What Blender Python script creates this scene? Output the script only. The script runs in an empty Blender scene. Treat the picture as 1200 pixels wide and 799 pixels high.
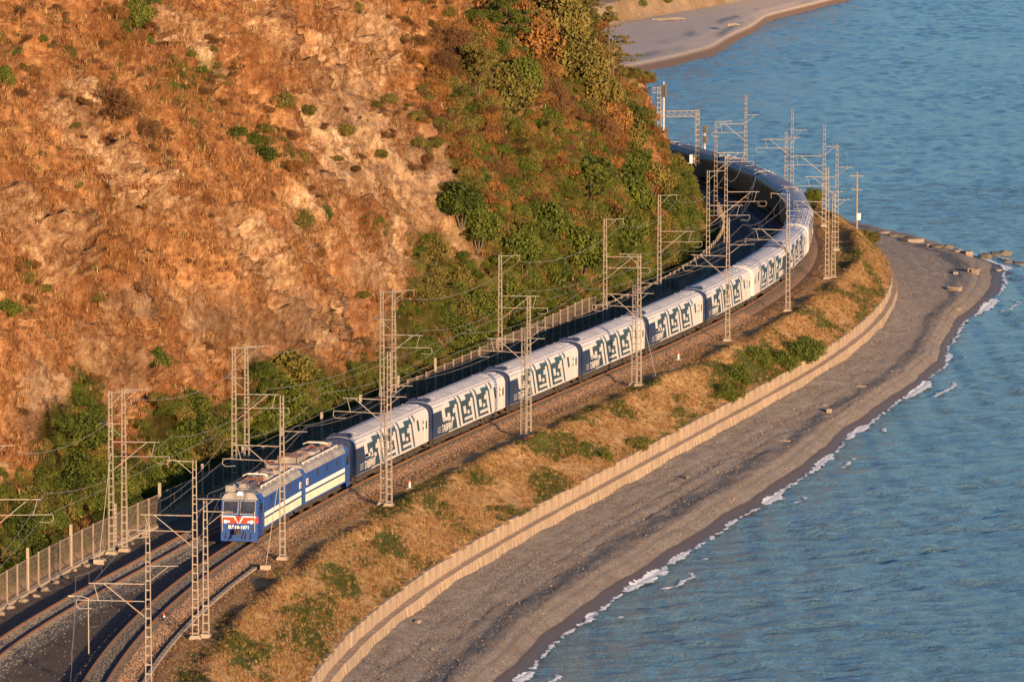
import bpy, math, random
import numpy as np
from mathutils import Vector, Matrix

random.seed(7)
RNG = np.random.default_rng(11)
SC = bpy.context.scene
COL = SC.collection
R = math.radians

# ------------------------------------------------------------------ camera
CAM_H, FPX, YH = 67.0, 7000.0, -370.0            # metres above the rails, focal length and horizon row
PITCH = math.atan((399.5 - YH) / FPX)
cam = bpy.data.cameras.new('camera')
cam.sensor_width = 36.0
cam.lens = FPX / 1200.0 * 36.0
cam.clip_start = 1.0
cam.clip_end = 30000.0
camo = bpy.data.objects.new('camera', cam)
COL.objects.link(camo)
camo.location = (0, 0, CAM_H)
camo.rotation_euler = (math.pi / 2 - PITCH, 0, 0)
SC.camera = camo

# ------------------------------------------------------------------ light
SUN_AZ = (0.40, -0.92)                            # ground direction towards the sun
SUN_EL = R(8.0)
SUN_STRENGTH, SKY_STRENGTH, EXPOSURE = 5.0, 0.115, 1.05
world = bpy.data.worlds.new('World')
SC.world = world
world.use_nodes = True
wn = world.node_tree
bg = wn.nodes['Background']
sky = wn.nodes.new('ShaderNodeTexSky')
sky.sky_type = 'NISHITA'
sky.sun_disc = False
sky.sun_elevation = SUN_EL
sky.sun_rotation = math.atan2(SUN_AZ[0], SUN_AZ[1])
sky.altitude = 50
sky.air_density = 1.0
sky.dust_density = 0.2
sky.ozone_density = 5.0
wn.links.new(sky.outputs[0], bg.inputs[0])
bg.inputs[1].default_value = SKY_STRENGTH
sl = bpy.data.lights.new('sun', 'SUN')
sl.energy = SUN_STRENGTH
sl.angle = R(0.6)
sl.color = (1.0, 0.68, 0.39)
so = bpy.data.objects.new('sun', sl)
COL.objects.link(so)
n_ = math.hypot(*SUN_AZ)
sd = Vector((SUN_AZ[0] / n_ * math.cos(SUN_EL), SUN_AZ[1] / n_ * math.cos(SUN_EL), math.sin(SUN_EL)))
so.rotation_euler = sd.to_track_quat('Z', 'Y').to_euler()
so.location = (200, -100, 200)
SC.view_settings.view_transform = 'Standard'
SC.view_settings.look = 'None'
SC.view_settings.gamma = 1.0
SC.view_settings.use_curve_mapping = False
SC.view_settings.exposure = EXPOSURE

# ------------------------------------------------------------------ survey helpers
def at(px, py, z=0.0):
    """world point at height z seen at a spot of the survey photograph"""
    a = (px - 600) / FPX
    v = (399.5 - py) / FPX
    d = np.array([a, math.cos(PITCH) + v * math.sin(PITCH), -math.sin(PITCH) + v * math.cos(PITCH)])
    return d * ((z - CAM_H) / d[2]) + np.array([0, 0, CAM_H])

def proj(P):
    P = np.asarray(P, float) - np.array([0, 0, CAM_H])
    dep = P[..., 1] * math.cos(PITCH) - P[..., 2] * math.sin(PITCH)
    u = P[..., 1] * math.sin(PITCH) + P[..., 2] * math.cos(PITCH)
    return np.stack([600 + FPX * P[..., 0] / dep, 399.5 - FPX * u / dep, dep], -1)

# the seaward track's centre line, a smooth curve round the headland
_c = [2.84, 1.192, -29.313, -14.955, 54.414, 13.502]
_yy = np.arange(335, 900.01, 0.25)
_xx = np.polyval(_c, (_yy - 600) / 200)
_T = np.stack([_xx, _yy], 1)
_S = np.concatenate([[0], np.cumsum(np.linalg.norm(np.diff(_T, axis=0), axis=1))])
_D = np.gradient(_T, axis=0)
_D /= np.linalg.norm(_D, axis=1)[:, None]
_N = np.stack([_D[:, 1], -_D[:, 0]], 1)          # to the sea side

def S(y):
    return float(np.interp(y, _yy, _S))
def Y(s):
    return np.interp(s, _S, _yy)
def tp(s, o=0.0):
    s = np.asarray(s, float); o = np.asarray(o, float)
    x = np.interp(s, _S, _T[:, 0]) + np.interp(s, _S, _N[:, 0]) * o
    y = np.interp(s, _S, _T[:, 1]) + np.interp(s, _S, _N[:, 1]) * o
    return x, y
def P3(s, o, z):
    x, y = tp(s, o)
    return Vector((float(x), float(y), float(z)))
def heading(s):
    dx = np.interp(s, _S, _D[:, 0]); dy = np.interp(s, _S, _D[:, 1])
    return math.atan2(dy, dx)
def so_of(p):
    i = int(np.argmin(((_T - np.asarray(p)[:2]) ** 2).sum(1)))
    return float(_S[i]), float((np.asarray(p)[:2] - _T[i]) @ _N[i])

# ------------------------------------------------------------------ noise
_perm = np.random.default_rng(3).permutation(4096).astype(np.int64)
_g = np.random.default_rng(4).normal(size=(4096, 3))
_g /= np.linalg.norm(_g, axis=1)[:, None]
def perlin(x, y, z=None):
    if z is None:
        z = np.zeros_like(x)
    xi = np.floor(x).astype(np.int64); yi = np.floor(y).astype(np.int64); zi = np.floor(z).astype(np.int64)
    xf = x - xi; yf = y - yi; zf = z - zi
    u = xf * xf * xf * (xf * (xf * 6 - 15) + 10)
    v = yf * yf * yf * (yf * (yf * 6 - 15) + 10)
    w = zf * zf * zf * (zf * (zf * 6 - 15) + 10)
    def gr(a, b, c):
        h = _perm[(_perm[(_perm[(xi + a) & 4095] + yi + b) & 4095] + zi + c) & 4095]
        g = _g[h]
        return g[..., 0] * (xf - a) + g[..., 1] * (yf - b) + g[..., 2] * (zf - c)
    def lx(b, c):
        p = gr(0, b, c); return p + u * (gr(1, b, c) - p)
    def ly(c):
        p = lx(0, c); return p + v * (lx(1, c) - p)
    p = ly(0)
    return (p + w * (ly(1) - p)) * 1.6
def fbm(x, y, z=None, o=4, g=0.5):
    r = 0; a = 1.0; t = 0
    for i in range(o):
        k = 2.03 ** i
        r = r + a * perlin(x * k + 17.3 * i, y * k - 9.1 * i, None if z is None else z * k)
        t += a; a *= g
    return r / t
def ridged(x, y, o=4, g=0.5):
    r = 0; a = 1.0; t = 0
    for i in range(o):
        k = 2.03 ** i
        r = r + a * (1 - np.abs(perlin(x * k + 31.7 * i, y * k + 5.3 * i)) * 2)
        t += a; a *= g
    return r / t
def cells(x, y):
    """cellular noise: distance to the nearest cell centre and that cell's random value"""
    xi = np.floor(x).astype(np.int64); yi = np.floor(y).astype(np.int64)
    best = np.full(x.shape, 9.0); val = np.zeros(x.shape)
    for a in (-1, 0, 1):
        for b in (-1, 0, 1):
            h = _perm[(_perm[(xi + a) & 4095] + yi + b) & 4095]
            cx = xi + a + 0.5 + 0.45 * _g[h, 0]; cy = yi + b + 0.5 + 0.45 * _g[h, 1]
            d = (x - cx) ** 2 + (y - cy) ** 2
            m_ = d < best
            best = np.where(m_, d, best); val = np.where(m_, (h % 997) / 997.0, val)
    return np.sqrt(best), val
def sstep(a, b, x):
    t = np.clip((x - a) / (b - a), 0, 1)
    return t * t * (3 - 2 * t)

# ------------------------------------------------------------------ materials
MATS = {}
def nodes_of(name):
    m = bpy.data.materials.new(name)
    m.use_nodes = True
    nt = m.node_tree
    b = nt.nodes['Principled BSDF']
    MATS[name] = m
    return m, nt, b
def lk(nt, a, b):
    nt.links.new(a, b)
def tex_noise(nt, scale, detail=4, rough=0.55, coord='Object', stretch=None, w=None):
    tc = nt.nodes.new('ShaderNodeTexCoord')
    n = nt.nodes.new('ShaderNodeTexNoise')
    n.inputs['Scale'].default_value = scale
    n.inputs['Detail'].default_value = detail
    n.inputs['Roughness'].default_value = rough
    if stretch:
        mp = nt.nodes.new('ShaderNodeMapping')
        mp.inputs['Scale'].default_value = stretch
        lk(nt, tc.outputs[coord], mp.inputs[0]); lk(nt, mp.outputs[0], n.inputs['Vector'])
    else:
        lk(nt, tc.outputs[coord], n.inputs['Vector'])
    return n
def ramp(nt, src, stops):
    r = nt.nodes.new('ShaderNodeValToRGB')
    e = r.color_ramp.elements
    while len(e) < len(stops):
        e.new(0.5)
    for i, (p, c) in enumerate(stops):
        e[i].position = p
        e[i].color = (c[0], c[1], c[2], 1) if not isinstance(c, float) else (c, c, c, 1)
    lk(nt, src, r.inputs[0])
    return r
def mix(nt, fac, a, b, mode='MIX'):
    m = nt.nodes.new('ShaderNodeMix')
    m.data_type = 'RGBA'
    m.blend_type = mode
    for s, v in ((m.inputs[0], fac), (m.inputs[6], a), (m.inputs[7], b)):
        if isinstance(v, (int, float)):
            s.default_value = v
        elif isinstance(v, tuple):
            s.default_value = (*v, 1)
        else:
            lk(nt, v, s)
    return m.outputs[2]
def bump(nt, b, h, strength=0.5, dist=0.1):
    n = nt.nodes.new('ShaderNodeBump')
    n.inputs['Strength'].default_value = strength
    n.inputs['Distance'].default_value = dist
    lk(nt, h, n.inputs['Height'])
    lk(nt, n.outputs[0], b.inputs['Normal'])
    return n
def plain(name, col, rough=0.6, metal=0.0, var=0.18, scale=2.0, dirt=None, dirt_amt=0.35, coat=0.0):
    m, nt, b = nodes_of(name)
    n = tex_noise(nt, scale, 6, 0.6)
    lo = tuple(c * (1 - var) for c in col); hi = tuple(min(1, c * (1 + var)) for c in col)
    c = ramp(nt, n.outputs[0], [(0.3, lo), (0.7, hi)]).outputs[0]
    if dirt:
        n2 = tex_noise(nt, scale * 0.9, 8, 0.7, stretch=(1.0, 1.0, 0.35))
        r2 = ramp(nt, n2.outputs[0], [(0.45, 0.0), (0.75, 1.0)])
        mm = nt.nodes.new('ShaderNodeMath'); mm.operation = 'MULTIPLY'; mm.inputs[1].default_value = dirt_amt
        lk(nt, r2.outputs[0], mm.inputs[0])
        c = mix(nt, mm.outputs[0], c, dirt)
    lk(nt, c, b.inputs['Base Color'])
    b.inputs['Roughness'].default_value = rough
    b.inputs['Metallic'].default_value = metal
    b.inputs['Coat Weight'].default_value = coat
    return m
def attr(nt, name):
    a = nt.nodes.new('ShaderNodeAttribute')
    a.attribute_name = name
    return a

# painted metal and so on
plain('loco_blue', (0.020, 0.072, 0.27), 0.42, 0, 0.10, 1.2, (0.045, 0.05, 0.07), 0.7)
plain('loco_cream', (0.74, 0.70, 0.50), 0.5, 0, 0.06, 1.5, (0.35, 0.3, 0.2), 0.4)
plain('loco_red', (0.62, 0.055, 0.022), 0.45, 0, 0.08, 2.0, (0.2, 0.05, 0.03), 0.2)
plain('loco_white', (0.78, 0.75, 0.70), 0.5, 0, 0.05, 2.0)
plain('loco_roof', (0.29, 0.265, 0.24), 0.75, 0, 0.2, 1.0, (0.08, 0.065, 0.055), 0.8)
plain('grime', (0.045, 0.036, 0.030), 0.85, 0, 0.3, 3.0, (0.10, 0.06, 0.035), 0.5)
plain('black_rubber', (0.018, 0.018, 0.02), 0.8, 0, 0.2, 3.0)
plain('rust_brown', (0.16, 0.075, 0.04), 0.85, 0, 0.3, 4.0)
plain('copper_pipe', (0.30, 0.12, 0.06), 0.6, 0.3, 0.2, 4.0)
plain('pale_pipe', (0.62, 0.56, 0.48), 0.6, 0, 0.12, 3.0)
plain('ceramic', (0.35, 0.16, 0.09), 0.35, 0, 0.1, 5.0)
plain('car_white', (0.58, 0.525, 0.48), 0.48, 0, 0.05, 0.7, (0.42, 0.36, 0.30), 0.35)
plain('car_navy', (0.016, 0.030, 0.078), 0.42, 0, 0.12, 1.0, (0.09, 0.09, 0.10), 0.35)
plain('car_shaded', (0.055, 0.058, 0.066), 0.45, 0, 0.12, 0.8, (0.10, 0.09, 0.085), 0.4)  # rear carriage body, darkened in colour to match its shaded side
plain('car_teal', (0.030, 0.058, 0.072), 0.45, 0, 0.12, 1.0, (0.12, 0.12, 0.12), 0.3)
plain('car_roof', (0.46, 0.445, 0.45), 0.55, 0, 0.10, 0.6, (0.22, 0.20, 0.19), 0.55)
plain('steel_mast', (0.30, 0.25, 0.195), 0.7, 0.0, 0.2, 2.5, (0.15, 0.09, 0.055), 0.7)
plain('steel_arm', (0.32, 0.29, 0.25), 0.6, 0.0, 0.12, 2.0, (0.3, 0.22, 0.16), 0.4)
plain('wire_metal', (0.30, 0.25, 0.20), 0.5, 0.2, 0.1, 1.0)
plain('concrete_pale', (0.34, 0.27, 0.20), 0.9, 0, 0.16, 1.2, (0.22, 0.16, 0.11), 0.6)
plain('fence_steel', (0.25, 0.19, 0.145), 0.65, 0.0, 0.15, 2.0, (0.17, 0.09, 0.05), 0.6)
plain('signal_black', (0.012, 0.012, 0.013), 0.55, 0, 0.1, 3.0)
plain('post_white', (0.58, 0.55, 0.50), 0.6, 0, 0.08, 3.0, (0.4, 0.33, 0.26), 0.4)
plain('post_red', (0.55, 0.07, 0.04), 0.6, 0, 0.08, 3.0)
plain('wood_grey', (0.22, 0.17, 0.12), 0.9, 0, 0.25, 4.0)
plain('sleeper_concrete', (0.16, 0.14, 0.12), 0.95, 0, 0.3, 1.4, (0.06, 0.045, 0.035), 0.6)
plain('sleeper_dark', (0.085, 0.070, 0.058), 0.95, 0, 0.3, 1.4, (0.035, 0.028, 0.023), 0.6)
plain('rail_steel', (0.28, 0.13, 0.06), 0.5, 0.25, 0.2, 2.0, (0.12, 0.06, 0.035), 0.5)
plain('boulder', (0.23, 0.18, 0.135), 0.95, 0, 0.35, 1.1, (0.12, 0.10, 0.08), 0.6)
plain('boulder_dark', (0.13, 0.11, 0.085), 0.95, 0, 0.35, 1.1, (0.07, 0.075, 0.04), 0.6)
plain('driftwood', (0.22, 0.18, 0.14), 0.9, 0, 0.2, 2.0)
plain('trunk_bark', (0.11, 0.08, 0.055), 0.95, 0, 0.3, 5.0)
plain('lamp_lens', (0.9, 0.88, 0.82), 0.2, 0, 0.02, 3.0)

m, nt, b = nodes_of('glass_dark')
n = tex_noise(nt, 0.9, 3)
lk(nt, ramp(nt, n.outputs[0], [(0.35, (0.012, 0.015, 0.018)), (0.7, (0.05, 0.05, 0.05))]).outputs[0], b.inputs['Base Color'])
b.inputs['Roughness'].default_value = 0.06
b.inputs['Specular IOR Level'].default_value = 0.8

m, nt, b = nodes_of('headlamp_lit')
b.inputs['Base Color'].default_value = (0.9, 0.9, 0.85, 1)
b.inputs['Emission Color'].default_value = (1.0, 0.97, 0.88, 1)
b.inputs['Emission Strength'].default_value = 3.0

def leaf_mat(name, cols, rough=0.65, trans=0.25):
    m, nt, b = nodes_of(name)
    a = attr(nt, 'shade')
    oi = nt.nodes.new('ShaderNodeObjectInfo')
    ad = nt.nodes.new('ShaderNodeMath'); ad.operation = 'MULTIPLY_ADD'
    lk(nt, oi.outputs['Random'], ad.inputs[0]); ad.inputs[1].default_value = 0.45
    m2 = nt.nodes.new('ShaderNodeMath'); m2.operation = 'MULTIPLY'; m2.inputs[1].default_value = 0.6
    lk(nt, a.outputs['Fac'], m2.inputs[0]); lk(nt, m2.outputs[0], ad.inputs[2])
    st = [(i / (len(cols) - 1), c) for i, c in enumerate(cols)]
    c = ramp(nt, ad.outputs[0], st).outputs[0]
    lk(nt, c, b.inputs['Base Color'])
    b.inputs['Roughness'].default_value = rough
    b.inputs['Specular IOR Level'].default_value = 0.2
    t = nt.nodes.new('ShaderNodeBsdfTranslucent')
    lk(nt, c, t.inputs['Color'])
    mx = nt.nodes.new('ShaderNodeMixShader')
    mx.inputs[0].default_value = trans
    lk(nt, b.outputs[0], mx.inputs[1]); lk(nt, t.outputs[0], mx.inputs[2])
    lk(nt, mx.outputs[0], nt.nodes['Material Output'].inputs['Surface'])
    return m
leaf_mat('leaf_green', [(0.0338, 0.0494, 0.0078), (0.0858, 0.1092, 0.0156), (0.1625, 0.1625, 0.026)])
leaf_mat('leaf_olive', [(0.065, 0.065, 0.0156), (0.1495, 0.1235, 0.0286), (0.247, 0.182, 0.0455)])
leaf_mat('leaf_rust', [(0.13, 0.0585, 0.0182), (0.247, 0.117, 0.0338), (0.364, 0.182, 0.052)])
leaf_mat('leaf_brown', [(0.085, 0.045, 0.020), (0.15, 0.075, 0.030), (0.22, 0.115, 0.045)])
leaf_mat('grass_dry', [(0.20, 0.085, 0.032), (0.36, 0.165, 0.062), (0.50, 0.28, 0.12)], trans=0.3)
leaf_mat('grass_tan', [(0.25, 0.15, 0.055), (0.44, 0.28, 0.11), (0.58, 0.41, 0.19)], trans=0.3)
leaf_mat('grass_green', [(0.045, 0.060, 0.012), (0.10, 0.11, 0.022), (0.17, 0.15, 0.035)], trans=0.3)

# cliff: dry grass, bare rock and green cover, driven by cover masks stored on the mesh
m, nt, b = nodes_of('cliff_ground')
n1 = tex_noise(nt, 0.16, 6, 0.62)
n2 = tex_noise(nt, 1.3, 8, 0.68)
n3 = tex_noise(nt, 5.5, 5, 0.7)
dry = ramp(nt, n2.outputs[0], [(0.25, (0.12, 0.050, 0.020)), (0.42, (0.29, 0.120, 0.046)), (0.58, (0.41, 0.19, 0.078)), (0.75, (0.52, 0.30, 0.15))]).outputs[0]
rock = ramp(nt, n2.outputs[0], [(0.22, (0.11, 0.062, 0.038)), (0.42, (0.31, 0.175, 0.095)), (0.58, (0.50, 0.30, 0.165)), (0.75, (0.62, 0.43, 0.27))]).outputs[0]
green = ramp(nt, n2.outputs[0], [(0.25, (0.030, 0.036, 0.008)), (0.5, (0.085, 0.075, 0.016)), (0.75, (0.16, 0.12, 0.030))]).outputs[0]
grey = ramp(nt, n3.outputs[0], [(0.3, (0.14, 0.085, 0.055)), (0.6, (0.29, 0.19, 0.12)), (0.8, (0.40, 0.29, 0.19))]).outputs[0]
def mask(nt, name, src, lo, hi, w=0.45):
    a = attr(nt, name)
    s = nt.nodes.new('ShaderNodeMath'); s.operation = 'SUBTRACT'; s.inputs[1].default_value = 0.5
    lk(nt, src, s.inputs[0])
    q = nt.nodes.new('ShaderNodeMath'); q.operation = 'MULTIPLY_ADD'; q.inputs[1].default_value = w
    lk(nt, s.outputs[0], q.inputs[0]); lk(nt, a.outputs['Fac'], q.inputs[2])
    mr = nt.nodes.new('ShaderNodeMapRange'); mr.inputs[1].default_value = lo; mr.inputs[2].default_value = hi
    lk(nt, q.outputs[0], mr.inputs[0])
    return mr.outputs[0]
c = mix(nt, mask(nt, 'rock', n2.outputs[0], 0.3, 0.7, 1.2), dry, rock)
c = mix(nt, mask(nt, 'grey', n3.outputs[0], 0.35, 0.75, 1.0), c, grey)
c = mix(nt, mask(nt, 'green', n2.outputs[0], 0.35, 0.65, 1.2), c, green)
c = mix(nt, 0.55, c, ramp(nt, n3.outputs[0], [(0.3, 0.55), (0.7, 1.25)]).outputs[0], 'MULTIPLY')
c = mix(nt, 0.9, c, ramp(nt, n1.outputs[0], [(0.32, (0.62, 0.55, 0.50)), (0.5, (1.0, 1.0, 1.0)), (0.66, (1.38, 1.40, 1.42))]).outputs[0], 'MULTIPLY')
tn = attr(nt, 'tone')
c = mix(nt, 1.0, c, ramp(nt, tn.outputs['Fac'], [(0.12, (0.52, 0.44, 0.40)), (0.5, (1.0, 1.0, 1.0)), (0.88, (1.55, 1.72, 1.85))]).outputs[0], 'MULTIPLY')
n4 = tex_noise(nt, 13.0, 4, 0.75)
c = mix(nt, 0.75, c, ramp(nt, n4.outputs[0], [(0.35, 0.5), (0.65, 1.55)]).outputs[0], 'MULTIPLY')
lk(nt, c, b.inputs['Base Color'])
b.inputs['Roughness'].default_value = 0.95
b.inputs['Specular IOR Level'].default_value = 0.1
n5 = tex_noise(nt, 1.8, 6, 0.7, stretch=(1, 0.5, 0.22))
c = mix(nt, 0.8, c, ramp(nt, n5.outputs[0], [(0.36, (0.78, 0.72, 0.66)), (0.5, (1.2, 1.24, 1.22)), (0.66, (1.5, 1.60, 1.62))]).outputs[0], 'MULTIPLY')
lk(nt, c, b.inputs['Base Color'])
hh = nt.nodes.new('ShaderNodeMath'); hh.operation = 'ADD'
lk(nt, n2.outputs[0], hh.inputs[0]); lk(nt, n3.outputs[0], hh.inputs[1])
h4 = nt.nodes.new('ShaderNodeMath'); h4.operation = 'MULTIPLY_ADD'; h4.inputs[1].default_value = 0.5
lk(nt, n4.outputs[0], h4.inputs[0]); lk(nt, hh.outputs[0], h4.inputs[2])
bump(nt, b, h4.outputs[0], 1.0, 0.45)

# embankment
m, nt, b = nodes_of('bank_ground')
n2 = tex_noise(nt, 0.9, 8, 0.65); n3 = tex_noise(nt, 5.0, 5, 0.7); n1 = tex_noise(nt, 0.22, 5, 0.6)
dry = ramp(nt, n2.outputs[0], [(0.25, (0.22, 0.12, 0.050)), (0.5, (0.44, 0.26, 0.11)), (0.75, (0.58, 0.40, 0.20))]).outputs[0]
grn = ramp(nt, n3.outputs[0], [(0.3, (0.050, 0.055, 0.012)), (0.7, (0.13, 0.12, 0.028))]).outputs[0]
soil = ramp(nt, n3.outputs[0], [(0.3, (0.15, 0.080, 0.040)), (0.7, (0.31, 0.18, 0.095))]).outputs[0]
c = mix(nt, mask(nt, 'soil', n2.outputs[0], 0.35, 0.65, 0.9), dry, soil)
c = mix(nt, mask(nt, 'gravel', n2.outputs[0], 0.35, 0.65, 0.6), c, ramp(nt, n3.outputs[0], [(0.3, (0.075, 0.062, 0.050)), (0.7, (0.19, 0.15, 0.115))]).outputs[0])
c = mix(nt, mask(nt, 'green', n2.outputs[0], 0.35, 0.65, 1.1), c, grn)
c = mix(nt, 0.5, c, ramp(nt, n3.outputs[0], [(0.3, 0.6), (0.7, 1.2)]).outputs[0], 'MULTIPLY')
lk(nt, c, b.inputs['Base Color'])
b.inputs['Roughness'].default_value = 0.95
b.inputs['Specular IOR Level'].default_value = 0.1
bump(nt, b, n3.outputs[0], 0.8, 0.15)

# ballast
m, nt, b = nodes_of('ballast_stone')
n2 = tex_noise(nt, 0.5, 6, 0.65)
v = nt.nodes.new('ShaderNodeTexVoronoi'); v.inputs['Scale'].default_value = 9.0
tc = nt.nodes.new('ShaderNodeTexCoord'); lk(nt, tc.outputs['Object'], v.inputs['Vector'])
c = ramp(nt, v.outputs['Color'], [(0.1, (0.020, 0.019, 0.019)), (0.5, (0.055, 0.051, 0.050)), (0.9, (0.12, 0.11, 0.105))]).outputs[0]
c = mix(nt, ramp(nt, n2.outputs[0], [(0.4, 0.0), (0.7, 0.7)]).outputs[0], c, (0.060, 0.042, 0.030))
c = mix(nt, mask(nt, 'soil', n2.outputs[0], 0.3, 0.7, 0.8), c, ramp(nt, v.outputs['Color'], [(0.1, (0.10, 0.052, 0.028)), (0.5, (0.22, 0.118, 0.062)), (0.9, (0.36, 0.22, 0.13))]).outputs[0])
lk(nt, c, b.inputs['Base Color']); b.inputs['Roughness'].default_value = 0.95
bump(nt, b, v.outputs['Distance'], 0.9, 0.08)

# beach shingle
m, nt, b = nodes_of('beach_shingle')
a_w = attr(nt, 'wet'); a_d = attr(nt, 'dark')
n2 = tex_noise(nt, 0.35, 6, 0.6); n3 = tex_noise(nt, 4.5, 6, 0.8); n4 = tex_noise(nt, 1.6, 6, 0.65)
c = ramp(nt, n3.outputs[0], [(0.32, (0.105, 0.086, 0.068)), (0.5, (0.32, 0.262, 0.205)), (0.68, (0.60, 0.50, 0.395))]).outputs[0]
c = mix(nt, ramp(nt, n2.outputs[0], [(0.42, 0.0), (0.66, 0.6)]).outputs[0], c, (0.25, 0.172, 0.108))
c = mix(nt, 0.6, c, ramp(nt, n4.outputs[0], [(0.3, 0.6), (0.7, 1.3)]).outputs[0], 'MULTIPLY')
c = mix(nt, mask(nt, 'dark', n4.outputs[0], 0.35, 0.85, 0.7), c, (0.085, 0.092, 0.10))
c = mix(nt, mask(nt, 'wet', n4.outputs[0], 0.4, 0.6, 0.3), c, (0.11, 0.070, 0.042))
lk(nt, c, b.inputs['Base Color'])
rr = nt.nodes.new('ShaderNodeMapRange'); rr.inputs[3].default_value = 0.9; rr.inputs[4].default_value = 0.45
lk(nt, a_w.outputs['Fac'], rr.inputs[0]); lk(nt, rr.outputs[0], b.inputs['Roughness'])
bump(nt, b, n3.outputs[0], 1.0, 0.30)

# sea wall concrete
m, nt, b = nodes_of('wall_concrete')
n2 = tex_noise(nt, 0.8, 7, 0.65); n3 = tex_noise(nt, 2.2, 7, 0.7, stretch=(1, 1, 0.18)); oi = nt.nodes.new('ShaderNodeObjectInfo')
c = ramp(nt, n2.outputs[0], [(0.25, (0.25, 0.165, 0.10)), (0.5, (0.42, 0.30, 0.195)), (0.8, (0.54, 0.42, 0.295))]).outputs[0]
c = mix(nt, ramp(nt, n3.outputs[0], [(0.45, 0.0), (0.68, 0.85)]).outputs[0], c, (0.17, 0.105, 0.06))
c = mix(nt, 0.8, c, ramp(nt, oi.outputs['Random'], [(0.0, 0.88), (1.0, 1.08)]).outputs[0], 'MULTIPLY')
lk(nt, c, b.inputs['Base Color']); b.inputs['Roughness'].default_value = 0.92
bump(nt, b, n2.outputs[0], 0.5, 0.05)

# sea
m, nt, b = nodes_of('sea_water')
tc = nt.nodes.new('ShaderNodeTexCoord')
n1 = tex_noise(nt, 0.035, 3, 0.5, stretch=(1, 0.6, 1))
n2 = tex_noise(nt, 0.42, 5, 0.62, stretch=(1.0, 1, 1))
n3 = tex_noise(nt, 2.0, 4, 0.65, stretch=(1.1, 1, 1))
fo = attr(nt, 'shallow')
c = ramp(nt, n1.outputs[0], [(0.3, (0.088, 0.158, 0.172)), (0.7, (0.128, 0.212, 0.225))]).outputs[0]
c = mix(nt, fo.outputs['Fac'], c, (0.15, 0.25, 0.25))
lk(nt, c, b.inputs['Base Color'])
b.inputs['Roughness'].default_value = 0.16
b.inputs['Specular IOR Level'].default_value = 0.46
b.inputs['IOR'].default_value = 1.33
ma = nt.nodes.new('ShaderNodeMath'); ma.operation = 'MULTIPLY_ADD'; ma.inputs[1].default_value = 0.42
lk(nt, n3.outputs[0], ma.inputs[0]); lk(nt, n2.outputs[0], ma.inputs[2])
bump(nt, b, ma.outputs[0], 0.9, 1.1)

m, nt, b = nodes_of('foam_white')
n2 = tex_noise(nt, 2.5, 5, 0.7)
lk(nt, ramp(nt, n2.outputs[0], [(0.3, (0.55, 0.58, 0.58)), (0.6, (0.85, 0.85, 0.83))]).outputs[0], b.inputs['Base Color'])
b.inputs['Roughness'].default_value = 0.8
bump(nt, b, n2.outputs[0], 0.8, 0.15)

# far shore
m, nt, b = nodes_of('far_ground')
n2 = tex_noise(nt, 0.06, 6, 0.6); n3 = tex_noise(nt, 0.8, 8, 0.8); a_d = attr(nt, 'dark'); a_g = attr(nt, 'green'); a_w = attr(nt, 'wet')
c = ramp(nt, n3.outputs[0], [(0.3, (0.34, 0.262, 0.20)), (0.7, (0.52, 0.415, 0.325))]).outputs[0]
c = mix(nt, a_d.outputs['Fac'], c, (0.13, 0.135, 0.14))
c = mix(nt, a_w.outputs['Fac'], c, (0.14, 0.085, 0.055))
c = mix(nt, a_g.outputs['Fac'], c, ramp(nt, n3.outputs[0], [(0.35, (0.12, 0.085, 0.035)), (0.65, (0.30, 0.17, 0.075))]).outputs[0])
lk(nt, c, b.inputs['Base Color']); b.inputs['Roughness'].default_value = 0.95

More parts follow.
